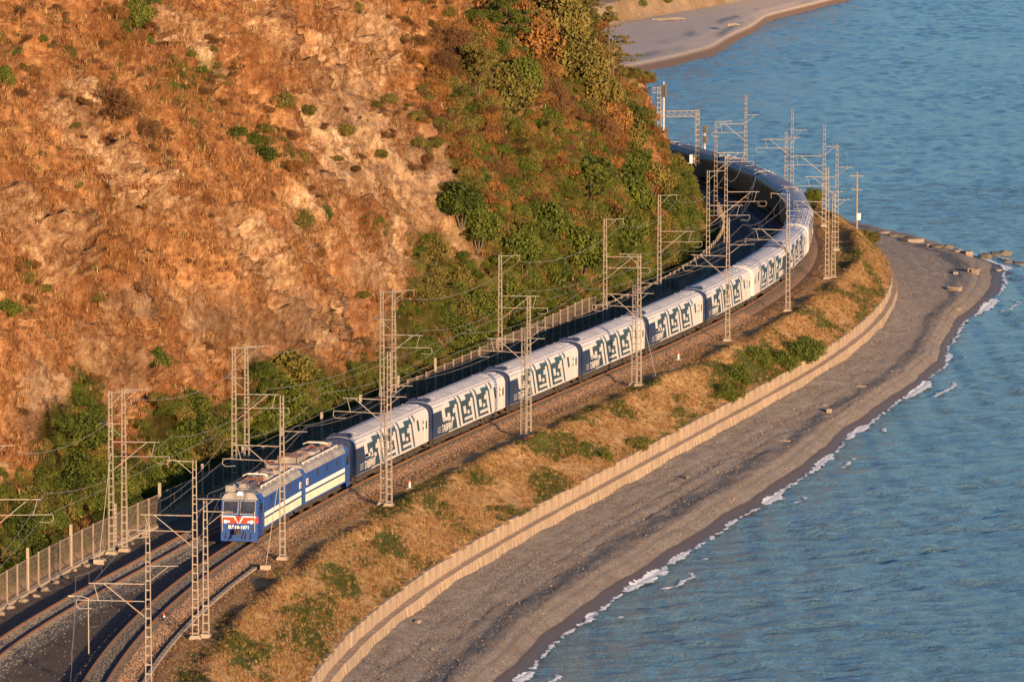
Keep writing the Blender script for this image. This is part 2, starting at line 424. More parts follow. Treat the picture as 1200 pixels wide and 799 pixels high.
# ------------------------------------------------------------------ mesh building
class MB:
    def __init__(self):
        self.v = []; self.f = []; self.m = []
    def add(self, vs, fs, mi=0):
        o = len(self.v)
        self.v.extend([tuple(p) for p in vs])
        self.f.extend([tuple(i + o for i in q) for q in fs])
        self.m.extend([mi] * len(fs))
        return self
    def box(self, c, s, mi=0, rz=0.0):
        hx, hy, hz = s[0] / 2, s[1] / 2, s[2] / 2
        vs = []
        ca, sa = math.cos(rz), math.sin(rz)
        for dz in (-hz, hz):
            for dx, dy in ((-hx, -hy), (hx, -hy), (hx, hy), (-hx, hy)):
                vs.append((c[0] + dx * ca - dy * sa, c[1] + dx * sa + dy * ca, c[2] + dz))
        return self.add(vs, [(3, 2, 1, 0), (4, 5, 6, 7), (0, 1, 5, 4), (1, 2, 6, 5), (2, 3, 7, 6), (3, 0, 4, 7)], mi)
    def tube(self, p0, p1, r0, r1=None, n=6, mi=0, cap=True):
        p0 = Vector(p0); p1 = Vector(p1); r1 = r0 if r1 is None else r1
        d = (p1 - p0)
        if d.length < 1e-6:
            return self
        d.normalize()
        a = d.orthogonal().normalized(); bb = d.cross(a)
        vs = []
        for p, r in ((p0, r0), (p1, r1)):
            for i in range(n):
                t = 2 * math.pi * i / n + math.pi / n
                vs.append(p + (a * math.cos(t) + bb * math.sin(t)) * r)
        fs = [(i, (i + 1) % n, n + (i + 1) % n, n + i) for i in range(n)]
        if cap:
            fs += [tuple(range(n - 1, -1, -1)), tuple(range(n, 2 * n))]
        return self.add(vs, fs, mi)
    def path(self, pts, r, n=5, mi=0):
        for a, b_ in zip(pts[:-1], pts[1:]):
            self.tube(a, b_, r, r, n, mi, True)
        return self
    def prism(self, prof, x0, x1, mi=0, axis='x'):
        k = len(prof)
        vs = [(x0, a, b_) for a, b_ in prof] + [(x1, a, b_) for a, b_ in prof]
        fs = [(i, (i + 1) % k, k + (i + 1) % k, k + i) for i in range(k)]
        fs += [tuple(range(k - 1, -1, -1)), tuple(range(k, 2 * k))]
        return self.add(vs, fs, mi)
    def mesh(self, name, mats):
        me = bpy.data.meshes.new(name)
        me.from_pydata(self.v, [], self.f)
        for q in (mats if isinstance(mats, (list, tuple)) else [mats]):
            me.materials.append(MATS[q])
        if any(self.m):
            me.polygons.foreach_set('material_index', self.m)
        me.update()
        return me
    def build(self, name, mats, parent=None, smooth=False):
        me = self.mesh(name, mats)
        if smooth:
            me.polygons.foreach_set('use_smooth', [True] * len(me.polygons))
        return obj(name, me, parent)
def obj(name, me, parent=None, loc=None, rz=0.0):
    o = bpy.data.objects.new(name, me)
    COL.objects.link(o)
    if parent is not None:
        o.parent = parent
    if loc is not None:
        o.location = loc
    if rz:
        o.rotation_euler = (0, 0, rz)
    return o
def tag(o, label, cat, group=None, kind=None):
    o['label'] = label; o['category'] = cat
    if group: o['group'] = group
    if kind: o['kind'] = kind
    return o
def struct(o, kind='structure'):
    o['kind'] = kind
    return o
def empty(name, loc=(0, 0, 0), rz=0.0):
    return obj(name, None, None, loc, rz)
def copy_tree(o, parent=None):
    c = o.copy()
    COL.objects.link(c)
    if parent is not None:
        c.parent = parent
    for ch in list(o.children):
        copy_tree(ch, c)
    return c
def grid_mesh(name, X, Yg, Z, mat, attrs=None, smooth=True):
    h, w = X.shape
    me = bpy.data.meshes.new(name)
    co = np.stack([X, Yg, Z], -1).reshape(-1, 3).astype(np.float32)
    i = np.arange((h - 1) * (w - 1)); r = i // (w - 1); c_ = i % (w - 1)
    a = r * w + c_
    q = np.stack([a, a + 1, a + w + 1, a + w], 1).astype(np.int32)
    me.vertices.add(len(co)); me.vertices.foreach_set('co', co.ravel())
    me.loops.add(q.size); me.loops.foreach_set('vertex_index', q.ravel())
    me.polygons.add(len(q)); me.polygons.foreach_set('loop_start', np.arange(0, q.size, 4, dtype=np.int32))
    me.polygons.foreach_set('use_smooth', np.full(len(q), smooth))
    me.materials.append(MATS[mat])
    for k, v_ in (attrs or {}).items():
        at_ = me.attributes.new(k, 'FLOAT', 'POINT')
        at_.data.foreach_set('value', np.asarray(v_, np.float32).ravel())
    me.update(calc_edges=True)
    me.validate()
    return me

# ------------------------------------------------------------------ layout curves (by distance along the track)
def curve(pts):
    ss = np.array([S(p[0]) for p in pts]); vv = np.array([p[1] for p in pts], float)
    return lambda s: np.interp(s, ss, vv)
def smooth_curve(pts, k=12.0):
    f0 = curve(pts)
    g = np.arange(-40, _S[-1] + 40, 1.0)
    v_ = f0(g)
    ker = np.exp(-0.5 * (np.arange(-30, 31) / k) ** 2); ker /= ker.sum()
    vp = np.pad(v_, 30, mode='edge')
    v2 = np.convolve(vp, ker, 'valid')
    return lambda s: np.interp(s, g, v2)
T2_OFF = smooth_curve([(380, -10.5), (418, -8.1), (433, -6.8), (452, -5.3), (480, -4.6), (900, -4.6)], 6)
FENCE_OFF = smooth_curve([(380, -14.5), (420, -12.4), (433, -11.8), (452, -10.8), (471, -9.8), (490, -9.2), (900, -9.2)], 6)
CLIFF_OFF = smooth_curve([(380, -16.5), (433, -14.0), (471, -12.0), (490, -11.2), (640, -11.0), (690, -11.0), (740, -10.0), (900, -9.8)], 8)
WALL_OFF = smooth_curve([(380, 13.6), (446, 13.5), (511, 14.0), (535, 13.9), (588, 12.6), (640, 12.0), (690, 11.7), (730, 11.7), (900, 12.0)], 8)
SHORE_OFF = smooth_curve([(380, 24.2), (454, 24.1), (519, 24.8), (552, 24.4), (601, 21.2), (633, 20.2), (660, 20.2), (684, 18.8), (706, 20.2), (730, 24.2), (764, 30.4), (789, 29.8), (812, 27.0), (860, 22.0), (900, 20)], 4)
S0, S1 = S(352), S(892)
SEA_Z = -8.0

# ------------------------------------------------------------------ hillside
ds, dt = 0.40, 0.22
sg = np.arange(S0, S1, ds)
tg = np.arange(0.0, 76.0, dt)
SS, TT = np.meshgrid(sg, tg, indexing='ij')
ang = R(42) + R(17) * sstep(2, 9, tg) + R(3) * np.sin(tg / 7.0) - R(14) * sstep(52, 75, tg)
dd_ = np.concatenate([[0], np.cumsum(np.cos(ang[:-1]) * dt)])
zz_ = np.concatenate([[0], np.cumsum(np.sin(ang[:-1]) * dt)]) - 0.6
amp = sstep(0.5, 9.0, TT)
wob = fbm(SS / 30, TT / 40, o=2) * 8
big = fbm((SS + wob) / 24, TT / 60, o=3) * 6.0
mid = (ridged((SS + wob + TT * 0.35) / 11, TT / 22, o=4, g=.55) - 0.45) * 3.6
sml = fbm(SS / 3.0 + TT * 0.1, TT / 2.2, o=4, g=0.6) * 1.25 + ridged(SS / 1.9 + 7, TT / 1.3, o=2) * 0.22
knob = np.maximum(0, fbm(SS / 1.3, TT / 0.9, o=2)) * 1.3
rockm = sstep(-0.05, 0.25, fbm(SS / 22 + 3.1, TT / 16, o=3))
disp = amp * (big + mid + sml) + amp * knob * (0.45 + 0.55 * rockm)
_d1, _v1 = cells((SS + 0.6 * TT) / 3.4 + 0.5 * sml, TT / 1.9 + 0.4 * sml)
_d2, _v2 = cells((SS + 0.6 * TT) / 1.3 + 0.5 * sml, TT / 0.8)
disp = disp + amp * (0.25 + 0.75 * rockm) * ((_v1 - 0.5) * 2.0 + (_v2 - 0.5) * 0.85)
for g0, gw, gd, sl in ((60, 2.2, 2.6, .5), (95, 1.6, 2.2, .3), (120, 2.6, 3.0, .6), (150, 1.5, 2.4, .45), (172, 2.0, 3.2, .35), (196, 1.4, 2.2, .5), (215, 2.4, 3.0, .4), (238, 1.8, 2.6, .3), (268, 2.6, 3.4, .4), (300, 2.0, 2.6, .5), (335, 2.4, 3.0, .4), (370, 2.0, 2.4, .4)):
    disp = disp - amp * gd * np.exp(-np.abs((SS + sl * TT - g0 - 14 + 0.7 * wob + 2.2 * fbm(TT / 6, SS * 0 + g0, o=2)) / gw) ** 1.4) * (0.5 + 0.5 * np.sin(TT / 11 + g0))
strat = np.abs(((TT * 0.9 + SS * 0.25 + 2.5 * fbm(SS / 9, TT / 9, o=2)) % 2.4) - 1.2) * 0.35 * rockm * amp
disp = disp + strat
OO = CLIFF_OFF(SS) - dd_[None, :] + disp * 0.84
ZZ = zz_[None, :] + disp * 0.54
XX, YY_ = tp(SS, OO)
CP = proj(np.stack([XX, YY_, ZZ], -1))          # where the survey photograph shows each spot of the slope
_cs = CP[::3, ::4]
_cs_idx = np.stack(np.meshgrid(np.arange(CP.shape[0])[::3], np.arange(CP.shape[1])[::4], indexing='ij'), -1).reshape(-1, 2)
_csf = _cs.reshape(-1, 3)
def on_slope(px, py):
    d2 = (_csf[:, 0] - px) ** 2 + (_csf[:, 1] - py) ** 2
    near = np.where(d2 < max(d2.min() * 2.0, 16.0))[0]
    i = near[np.argmin(_csf[near, 2])]
    a_, b__ = _cs_idx[i]
    return np.array([XX[a_, b__], YY_[a_, b__], ZZ[a_, b__]]), (a_, b__)
def patch_mask(lst):
    m_ = np.zeros(CP.shape[:2])
    for px, py, rx, ry, rot, a_ in lst:
        dx = CP[..., 0] - px; dy = CP[..., 1] - py
        c_, s_ = math.cos(R(rot)), math.sin(R(rot))
        u = (dx * c_ + dy * s_) / rx; v_ = (-dx * s_ + dy * c_) / ry
        m_ = np.maximum(m_, a_ * np.clip(1.5 - np.sqrt(u * u + v_ * v_), 0, 1))
    return np.clip(m_ + (0.55 * fbm(SS / 9 + 2, TT / 7, o=4, g=0.6)) * (m_ > 0), 0, 1)
GREEN = [(520, 350, 40, 70, 60, 1), (560, 230, 22, 90, -20, .9), (650, 240, 60, 50, 30, 1), (700, 180, 60, 80, 0, .7), (640, 60, 60, 90, 0, .65),
         (740, 250, 50, 50, 0, 1), (560, 110, 60, 100, 0, .55), (620, 320, 60, 50, 0, 1), (90, 540, 45, 70, 0, 1), (30, 610, 80, 50, -20, 1),
         (210, 520, 50, 50, 0, 1), (340, 460, 60, 45, 0, .9), (150, 590, 70, 40, 0, 1), (300, 520, 100, 30, -25, 1), (450, 450, 60, 25, -25, .8),
         (100, 470, 18, 50, 0, .7), (210, 100, 50, 40, 0, .5), (160, 30, 30, 40, 0, .5), (20, 60, 40, 40, 0, .4), (690, 110, 40, 90, -15, .6), (500, 300, 30, 30, 0, .7),
         (440, 260, 25, 25, 0, .5), (320, 170, 40, 30, 0, .4), (720, 130, 40, 60, 0, .6), (780, 230, 40, 40, 0, 1), (600, 60, 70, 90, 0, .7), (620, 180, 60, 60, 0, .8), (590, 260, 50, 60, 0, .9), (680, 280, 90, 50, -20, 1), (250, 560, 150, 30, -22, 1), (420, 480, 120, 25, -24, 1)]
ROCK = [(500, 220, 60, 90, -30, 1), (420, 160, 70, 90, -30, .9), (420, 60, 60, 70, 0, .6), (560, 330, 40, 40, 0, .9), (60, 480, 50, 70, 0, .6), (300, 400, 90, 50, 0, .6),
        (470, 300, 60, 50, 0, .8), (470, 400, 40, 50, 0, .9), (620, 160, 40, 50, 0, .5), (640, 190, 30, 30, 0, .7), (380, 250, 60, 60, 0, .5)]
GREY = [(170, 350, 60, 30, 0, .9), (250, 360, 60, 40, 0, .9), (150, 430, 80, 40, 0, .7), (360, 380, 50, 60, 0, .9), (420, 350, 40, 60, 0, .8), (555, 310, 20, 40, -20, 1),
        (40, 460, 20, 50, 0, .8), (400, 120, 40, 60, -30, .6), (520, 170, 20, 60, -30, .8)]
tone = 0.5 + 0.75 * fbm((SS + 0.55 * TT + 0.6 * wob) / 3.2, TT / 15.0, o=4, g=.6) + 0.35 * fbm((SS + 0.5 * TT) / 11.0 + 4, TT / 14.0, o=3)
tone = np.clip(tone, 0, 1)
grn = np.maximum(patch_mask(GREEN), np.clip(sstep(11, 3, TT) * (0.8 + 0.8 * fbm(SS / 8, TT / 5, o=3)), 0, 1)); rck = np.maximum(patch_mask(ROCK), rockm * 0.6); gry = patch_mask(GREY) * 0.6
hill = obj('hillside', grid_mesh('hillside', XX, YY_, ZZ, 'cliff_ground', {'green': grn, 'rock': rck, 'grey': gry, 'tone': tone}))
struct(hill)
hill['label'] = 'steep dry orange slope above the railway'
# upland behind the brow
gx = np.linspace(0, 1, 60); 
sg2 = np.arange(S0, S1, 6.0)
A, B = np.meshgrid(sg2, gx, indexing='ij')
top_o = CLIFF_OFF(A) - dd_[-1]
oo = top_o + 0.5 - B * 110
zz = zz_[-1] - 0.6 + B * 34 + 2.0 * fbm(A / 40, B * 3, o=3)
x_, y_ = tp(A, oo)
up = obj('upland', grid_mesh('upland', x_, y_, zz, 'cliff_ground', {'green': B * 0 + .6, 'rock': B * 0, 'grey': B * 0, 'tone': B * 0 + .5}))
struct(up)

# ------------------------------------------------------------------ embankment and trackside ground
def bank_z(s, o):
    s = np.asarray(s, float); o = np.asarray(o, float)
    w = WALL_OFF(s) - 0.75
    ys = Y(s)
    edge = 7.4 + 1.2 * fbm(s / 18.0, s * 0 + 2.2, o=2)
    toe = -3.3
    k = np.clip((o - edge) / np.maximum(w - edge, 0.5), 0, 1.0)
    k2 = k * k * (3 - 2 * k) * 0.35 + k * 0.65
    z = -0.62 + (toe + 0.62) * k2
    z = z + np.exp(-((o - edge + 0.2) / 0.9) ** 2) * np.clip(0.35 + 0.9 * fbm(s / 11.0, s * 0 + 7.7, o=3), 0, 1.0)
    z = z + sstep(3.4, 5.5, np.abs(o)) * 0.14 * fbm(s / 2.2, o / 1.6, o=3) + k * (1 - k) * 1.1 * fbm(s / 6.0, o / 3.0, o=3)
    co = CLIFF_OFF(s)
    z = z + sstep(0, 3.0, (co + 2.4) - o) * 1.0
    # dip outside the wall line, hidden behind the panels
    z = np.where(o > w + 0.05, z - (o - w) * 1.2, z)
    return z
sg3 = np.arange(S0, S1, 0.5)
kk = np.linspace(0, 1, 110)
A, K = np.meshgrid(sg3, kk, indexing='ij')
lo_ = CLIFF_OFF(A) - 1.5; hi_ = WALL_OFF(A) - 0.62
O = lo_ + (hi_ - lo_) * K
Zb = bank_z(A, O)
gmask = np.clip(0.85 * sstep(-0.1, 0.25, fbm(A / 13.0 + 5.0, O / 4.0, o=3)) * sstep(4.0, 5.5, O) + 0.5 * sstep(700, 720, Y(A)) * sstep(6, 9, O), 0, 1)
gmask = np.maximum(gmask, 0.9 * sstep(FENCE_OFF(A) + 0.6, FENCE_OFF(A) - 0.8, O) * 0 + 0.8 * sstep(-0.5, -1.8, O - FENCE_OFF(A)))
gmask = np.maximum(gmask, 0.9 * np.exp(-((A - S(437)) / 16) ** 2) * np.exp(-((O - 10.5) / 2.2) ** 2))
smask = np.clip(sstep(4.8, 2.8, np.abs(O)) + 0.5 * sstep(-2.5, -4.5, O) * sstep(-12, -9, O), 0, 1)
x_, y_ = tp(A, O)
bank = obj('embankment', grid_mesh('embankment', x_, y_, Zb, 'bank_ground', {'green': gmask, 'soil': smask, 'gravel': sstep(2.6, 1.0, O) * sstep(-0.6, 0.6, O - FENCE_OFF(A)) * 0.9}))
struct(bank)

# ballast beds, one sheet per track
def ballast(name, off, s0, s1, hw=1.45, rust=False):
    ss = np.arange(s0, s1, 0.5)
    prof = [(-hw - 1.2, -0.95), (-hw - 0.55, -0.50), (-hw, -0.24), (-hw * 0.5, -0.22), (0, -0.225), (hw * 0.5, -0.22), (hw, -0.24), (hw + 0.55, -0.50), (hw + 1.2, -0.95)]
    A_, O_ = np.meshgrid(ss, [p[0] for p in prof], indexing='ij')
    Z_ = np.broadcast_to(np.array([p[1] for p in prof])[None, :], A_.shape) + 0.03 * fbm(A_ / 0.9, O_ / 0.6, o=2)
    x__, y__ = tp(A_, O_ + off(A_))
    o = obj(name, grid_mesh(name, x__, y__, Z_, 'ballast_stone', {'soil': sstep(0.9, 1.7, O_) * (1.0 if rust else 0.0)}))
    return struct(o)
ballast('ballast_bed', lambda s: s * 0, S0, S1, rust=True)
ballast('ballast_bed', lambda s: T2_OFF(s), S0, S1)

# ------------------------------------------------------------------ beach, sea, far shore
ss = np.arange(S0, S1, 0.6)
kk = np.linspace(0, 1, 90)
A, K = np.meshgrid(ss, kk, indexing='ij')
wo, sh = WALL_OFF(A), SHORE_OFF(A) + 0.9 * fbm(A / 14.0, A * 0 + 1.3, o=3)
O = (wo - 2.6) + (sh + 7.0 - (wo - 2.6)) * K
q = (O - wo) / np.maximum(sh - wo, 2.0)
Zp = np.interp(q, [-0.5, 0, 0.35, 0.62, 0.74, 0.86, 1.0, 1.5, 2.5], [-5.0, -5.25, -5.95, -6.4, -6.45, -7.15, -8.0, -9.3, -11.5])
Zp = Zp + 0.35 * fbm(A / 14.0, A * 0 + 6.1, o=3) * sstep(0.35, 0.0, q)
Zp = Zp + 0.20 * fbm(A / 7.0, O / 1.3, o=4, g=.6) * sstep(1.05, 0.8, q) + 0.08 * fbm(A / 1.1, O / 0.7, o=2)
rut = np.zeros_like(A)
for r0, sl, wv in ((3.2, 0.010, 3.0), (4.7, 0.010, 3.0), (4.0, -0.014, 5.0), (5.5, -0.014, 5.0), (2.4, 0.004, 2.0)):
    ro = r0 + (A - S(500)) * sl + 0.8 * fbm(A / 40.0, A * 0 + wv, o=2)
    rut = rut + np.exp(-((O - wo - ro) / 0.22) ** 2) * sstep(-0.25, 0.1, fbm(A / 30.0, A * 0 + wv * 3.3, o=2))
rut = np.clip(rut, 0, 1) * sstep(660, 600, Y(A))
furrow = -0.09 * rut
Zp = Zp + furrow
wet = sstep(0.86, 0.94, q)
drk = np.clip(np.exp(-((q - 0.60 - 0.16 * fbm(A / 22, A * 0, o=3)) / (0.09 + 0.05 * fbm(A / 16, A * 0 + 5, o=2))) ** 2) * np.clip(0.85 + 0.6 * fbm(A / 7, O / 1.5, o=4, g=.65), 0, 1) + np.exp(-((q - 0.80) / 0.03) ** 2) * 0.55 + 0.35 * fbm(A / 18, O / 4, o=3) * sstep(0.9, 0.6, q) + 0.22 * rut, 0, 1)
x_, y_ = tp(A, O)
beach = obj('beach', grid_mesh('beach', x_, y_, Zp, 'beach_shingle', {'wet': wet, 'dark': drk}))
struct(beach)
BEACH_Q = (np.array([-0.5, 0, 0.35, 0.62, 0.74, 0.86, 1.0, 1.5]), np.array([-5.2, -5.55, -6.1, -6.45, -6.5, -7.15, -8.0, -9.3]))
def beach_z(s, o):
    w, h = float(WALL_OFF(s)), float(SHORE_OFF(s))
    return float(np.interp((o - w) / max(h - w, 2.0), *BEACH_Q))

# sea: one sheet to the horizon, finer where it is near
xs = np.concatenate([[-9000, -3000, -1000, -400, -150, -60, -40, -25], np.arange(-14, 125, 0.6), [140, 160, 220, 400, 1000, 3000, 9000]])
ys = np.concatenate([[-3000, -500, 0, 200, 300, 330], np.arange(345, 900, 0.75), np.arange(900, 1500, 1.8), [1520, 1600, 1800, 2200, 3000, 5000, 9000, 20000]])
Xs, Ys = np.meshgrid(xs, ys, indexing='ij')
fine = sstep(350, 430, Ys) * sstep(1500, 1400, Ys) * sstep(-25, -12, Xs) * sstep(140, 122, Xs)
_q = np.full_like(Xs, 0.43)
_wx = Xs + 2.2 * fbm(Xs / 13.0, Ys / 11.0, _q, o=2); _wy = Ys + 1.6 * fbm(Xs / 9.0 + 7, Ys / 15.0, _q, o=2)
_w = fbm((_wx * .92 + _wy * .39) / 4.6, (_wy * .92 - _wx * .39) / 2.9, _q, o=2) + 0.5 * fbm((_wx * .97 - _wy * .24) / 2.3, (_wy * .97 + _wx * .24) / 1.7, _q + .2, o=2)
_gust = 0.65 + 0.7 * np.clip(0.5 + fbm(Xs / 40.0, Ys / 70.0, o=2), 0, 1)
Zs = SEA_Z + fine * _gust * 0.34 * _w
sxy = np.stack([Xs.ravel(), Ys.ravel()], 1)
# distance out from the waterline, for shallow colour
shp = np.stack(tp(ss, SHORE_OFF(ss)), 1)
dmin = np.full(len(sxy), 1e9)
vis = np.where((np.abs(sxy[:, 0] - 40) < 140) & (sxy[:, 1] > 340) & (sxy[:, 1] < 930))[0]
for i0 in range(0, len(vis), 6000):
    ii = vis[i0:i0 + 4000]
    dmin[ii] = np.sqrt(((sxy[ii][:, None, :] - shp[None, ::8, :]) ** 2).sum(-1)).min(1)
dmin = dmin.reshape(Xs.shape)
Zs = SEA_Z + (Zs - SEA_Z) * (0.25 + 0.75 * sstep(0.5, 9.0, dmin))
shal = 0.55 * np.exp(-dmin / 7.0) + 0.35 * np.exp(-dmin / 45.0)
sea = obj('sea', grid_mesh('sea', Xs, Ys, Zs, 'sea_water', {'shallow': shal}))
struct(sea)

# foam along the waterline
def foam(name, s0, s1):
    f_s = np.arange(s0, s1, 0.15)
    k_ = np.arange(-0.7, 4.2, 0.11)
    A_, K_ = np.meshgrid(f_s, k_, indexing='ij')
    edge = SHORE_OFF(A_) + 0.9 * fbm(A_ / 14.0, A_ * 0 + 1.3, o=3) + 0.35 * fbm(A_ / 3.0, A_ * 0 + 8.8, o=3)
    O_ = edge + K_
    x__, y__ = tp(A_, O_)
    wave = 0.2 + 1.3 * sstep(-0.15, 0.35, fbm(A_ / 15.0, A_ * 0 + 4.4, o=2))          # how far the wash reaches here
    front = np.exp(-((K_ - 0.10 - 0.1 * wave) / (0.20 + 0.28 * wave)) ** 2) * (0.62 + 0.38 * np.minimum(1, wave))
    back = 0.8 * np.exp(-((K_ - 1.1 - 1.5 * wave - 0.6 * fbm(A_ / 5, A_ * 0 + 2, o=2)) / 0.35) ** 2) * sstep(0.55, 1.1, wave)
    lace = ridged(x__ / 1.3, y__ / 2.6, o=3) * 0.75
    dens = front + back + 0.25 * np.exp(-np.maximum(K_, 0) / 1.6) * wave + 0.8 * (lace - 0.42) + 0.5 * fbm(x__ / .35, y__ / .8, y__ * 0 + .4, o=2)
    Z_ = np.maximum(SEA_Z + 0.03, SEA_Z - K_ * 0.42 + 0.03) + 0.10 * np.clip(front + back, 0, 1) + 0.05 * fbm(x__ / .4, y__ / .8, o=2)
    co = np.stack([x__, y__, Z_], -1).reshape(-1, 3)
    h, w = A_.shape
    fd = (dens[:-1, :-1] + dens[1:, 1:]) / 2
    r, c_ = np.where(fd > 0.58)
    a = r * w + c_
    q = np.stack([a, a + 1, a + w + 1, a + w], 1)
    use, inv = np.unique(q.ravel(), return_inverse=True)
    me = bpy.data.meshes.new(name)
    me.from_pydata(co[use].tolist(), [], inv.reshape(-1, 4).tolist())
    me.materials.append(MATS['foam_white'])
    o = obj(name, me)
    tag(o, 'white lacy foam of small waves breaking along the beach', 'foam', kind='stuff')
foam('wave_foam', S0, S(800))

# far shore
fs = [at(x, y, SEA_Z)[:2] for x, y in ((560, 150), (640, 118), (700, 99), (745, 87), (800, 75), (840, 64), (860, 50), (885, 38), (900, 25), (960, 10), (1000, 0), (1060, -30))]
fs = np.array(fs)
tt = np.linspace(0, len(fs) - 1, 200)
ft = np.stack([np.interp(tt, np.arange(len(fs)), fs[:, i]) for i in (0, 1)], 1)
ker = np.ones(9) / 9
ft = np.stack([np.convolve(np.pad(ft[:, i], 4, mode='edge'), ker, 'valid') for i in (0, 1)], 1)
fb = np.array([at(x, y, -4.6)[:2] for x, y in ((470, 92), (560, 62), (640, 44), (690, 34), (725, 28), (765, 21), (800, 14), (840, 7), (872, 0), (910, -8), (960, -24), (1020, -50))])
bt = np.stack([np.interp(tt, np.arange(len(fb)), fb[:, i]) for i in (0, 1)], 1)
bt = np.stack([np.convolve(np.pad(bt[:, i], 4, mode='edge'), ker, 'valid') for i in (0, 1)], 1)
k_ = np.concatenate([np.linspace(-0.15, 1.0, 120), np.linspace(1.01, 1.12, 14), np.linspace(1.15, 4.0, 60)])
I, K = np.meshgrid(np.arange(200), k_, indexing='ij')
jag = 0.05 * fbm(I / 7.0, K * 0 + 2.2, K * 0 + .4, o=3)
Kj = K + jag * sstep(0.7, 1.0, K)
Xf = ft[I, 0] + (bt[I, 0] - ft[I, 0]) * Kj
Yf = ft[I, 1] + (bt[I, 1] - ft[I, 1]) * Kj
nz = fbm(Xf / 14.0, Yf / 30.0, Xf * 0 + .4, o=4, g=.6)
Zf = np.interp(K, [-0.15, 0, 0.10, 0.3, 1.0], [-10.5, -8, -6.6, -5.9, -4.6]) + sstep(1.0, 1.10, K) * (4.2 + 1.6 * nz) + np.maximum(K - 1.1, 0) * 7.0 + 1.3 * nz * sstep(1.1, 1.3, K) + 0.18 * nz * sstep(0.05, 0.2, K)
wv = 0.06 * fbm(I / 14.0, K * 0 + 1.7, K * 0 + .4, o=2)
drk = np.clip(0.95 * np.exp(-((K - 0.20 - wv) / 0.055) ** 2) * sstep(-0.25, 0.05, fbm(I / 20.0, K * 0, K * 0 + .3, o=2)) + 0.9 * np.exp(-((K - 0.42 - 1.6 * wv) / 0.06) ** 2) * sstep(-0.1, 0.1, fbm(I / 22.0, K * 0 + 9, K * 0 + .3, o=2)) + 0.35 * np.clip(nz, 0, 1) * sstep(0.75, 0.95, K), 0, 1) * sstep(1.0, 0.97, K)
fg = sstep(0.97, 1.02, K) * np.clip(0.85 + 0.8 * nz, 0, 1)
wetf = sstep(0.10, 0.05, K)
far = obj('far_shore', grid_mesh('far_shore', Xf, Yf, Zf, 'far_ground', {'dark': drk, 'green': fg, 'wet': wetf}))
struct(far)
#@@PART2
# ------------------------------------------------------------------ sea wall
wall = empty('sea_wall', P3(S(560), float(WALL_OFF(S(560))), -6.0))
tag(wall, 'two-tier pale concrete sea wall along the foot of the embankment', 'sea wall')
def world_child(o, parent):
    o.parent = parent
    o.location = Vector(o.location) - parent.location
    return o
def panel_mesh(name, prof, L, bev=0.02):
    return MB().prism(prof, -L / 2 + bev, L / 2 - bev).mesh(name, 'wall_concrete')
UPL, LOL = 2.6, 7.0
up_me = [panel_mesh('upper_panel', [(-0.62 + j, -4.7), (-0.62 + j, -2.95 + h), (-0.95 + j, -2.95 + h), (-0.95 + j, -4.7)], UPL, 0.012) for j, h in ((0, -.25), (0.02, -.21), (-0.015, -0.30), (0.01, -0.28), (-.02, -.38), (.02, -.24))]
lo_me = [panel_mesh('lower_panel', [(0.18 + j, -6.6), (-0.02 + j, -4.42), (-0.62, -4.38), (-0.62, -6.6)], LOL, 0.008) for j in (0, 0.02, -0.02)]
sw0, sw1 = S(372), S(800)
def lay_panels(name, mes, L, s0, s1):
    s_ = s0; i = 0
    while s_ < s1:
        o_ = float(WALL_OFF(s_ + L / 2))
        a = P3(s_, float(WALL_OFF(s_)), 0); b__ = P3(s_ + L, float(WALL_OFF(s_ + L)), 0)
        rz = math.atan2(b__.y - a.y, b__.x - a.x)
        ln = (b__ - a).length
        o = obj(name, random.choice(mes), None, (a + b__) / 2, rz + math.pi)
        # local y points to the sea after the half turn
        o.rotation_euler = (random.uniform(-.008, .008), 0, rz + random.uniform(-.002, .002))
        o.scale = (ln / L, -1, 1)
        world_child(o, wall)
        s_ += L; i += 1
lay_panels('upper_panel', up_me, UPL, sw0, sw1)
lay_panels('lower_panel', lo_me, LOL, sw0, sw1)

# ------------------------------------------------------------------ tracks
def rail_mesh(off, side):
    ss_ = np.arange(S0 + 2, S1 - 2, 0.8)
    g = 0.797 * side
    prof = [(-0.065, -0.19), (-0.03, -0.15), (-0.036, 0.0), (0.036, 0.0), (0.03, -0.15), (0.065, -0.19)]
    vs = []; fs_ = []
    ofs = off(ss_)
    for k, (a, z) in enumerate(prof):
        x, y = tp(ss_, ofs + g + a)
        vs.append(np.stack([x, y, np.full_like(x, z)], 1))
    V = np.stack(vs, 1)          # n,6,3
    n = len(ss_)
    fl = []
    for i in range(n - 1):
        for k in range(5):
            fl.append((i * 6 + k, i * 6 + k + 1, (i + 1) * 6 + k + 1, (i + 1) * 6 + k))
    me = bpy.data.meshes.new('rail')
    me.from_pydata(V.reshape(-1, 3).tolist(), [], fl)
    me.materials.append(MATS['rail_steel'])
    return me
slp = MB().prism([(-0.13, -0.26), (-0.12, -0.165), (0.12, -0.165), (0.13, -0.26)], -1.35, 1.35)
slp.box((-0.8, 0, -0.15), (0.34, 0.16, 0.03)); slp.box((0.8, 0, -0.15), (0.34, 0.16, 0.03))
slp_me = {k: slp.mesh('sleeper', k) for k in ('sleeper_concrete', 'sleeper_dark')}
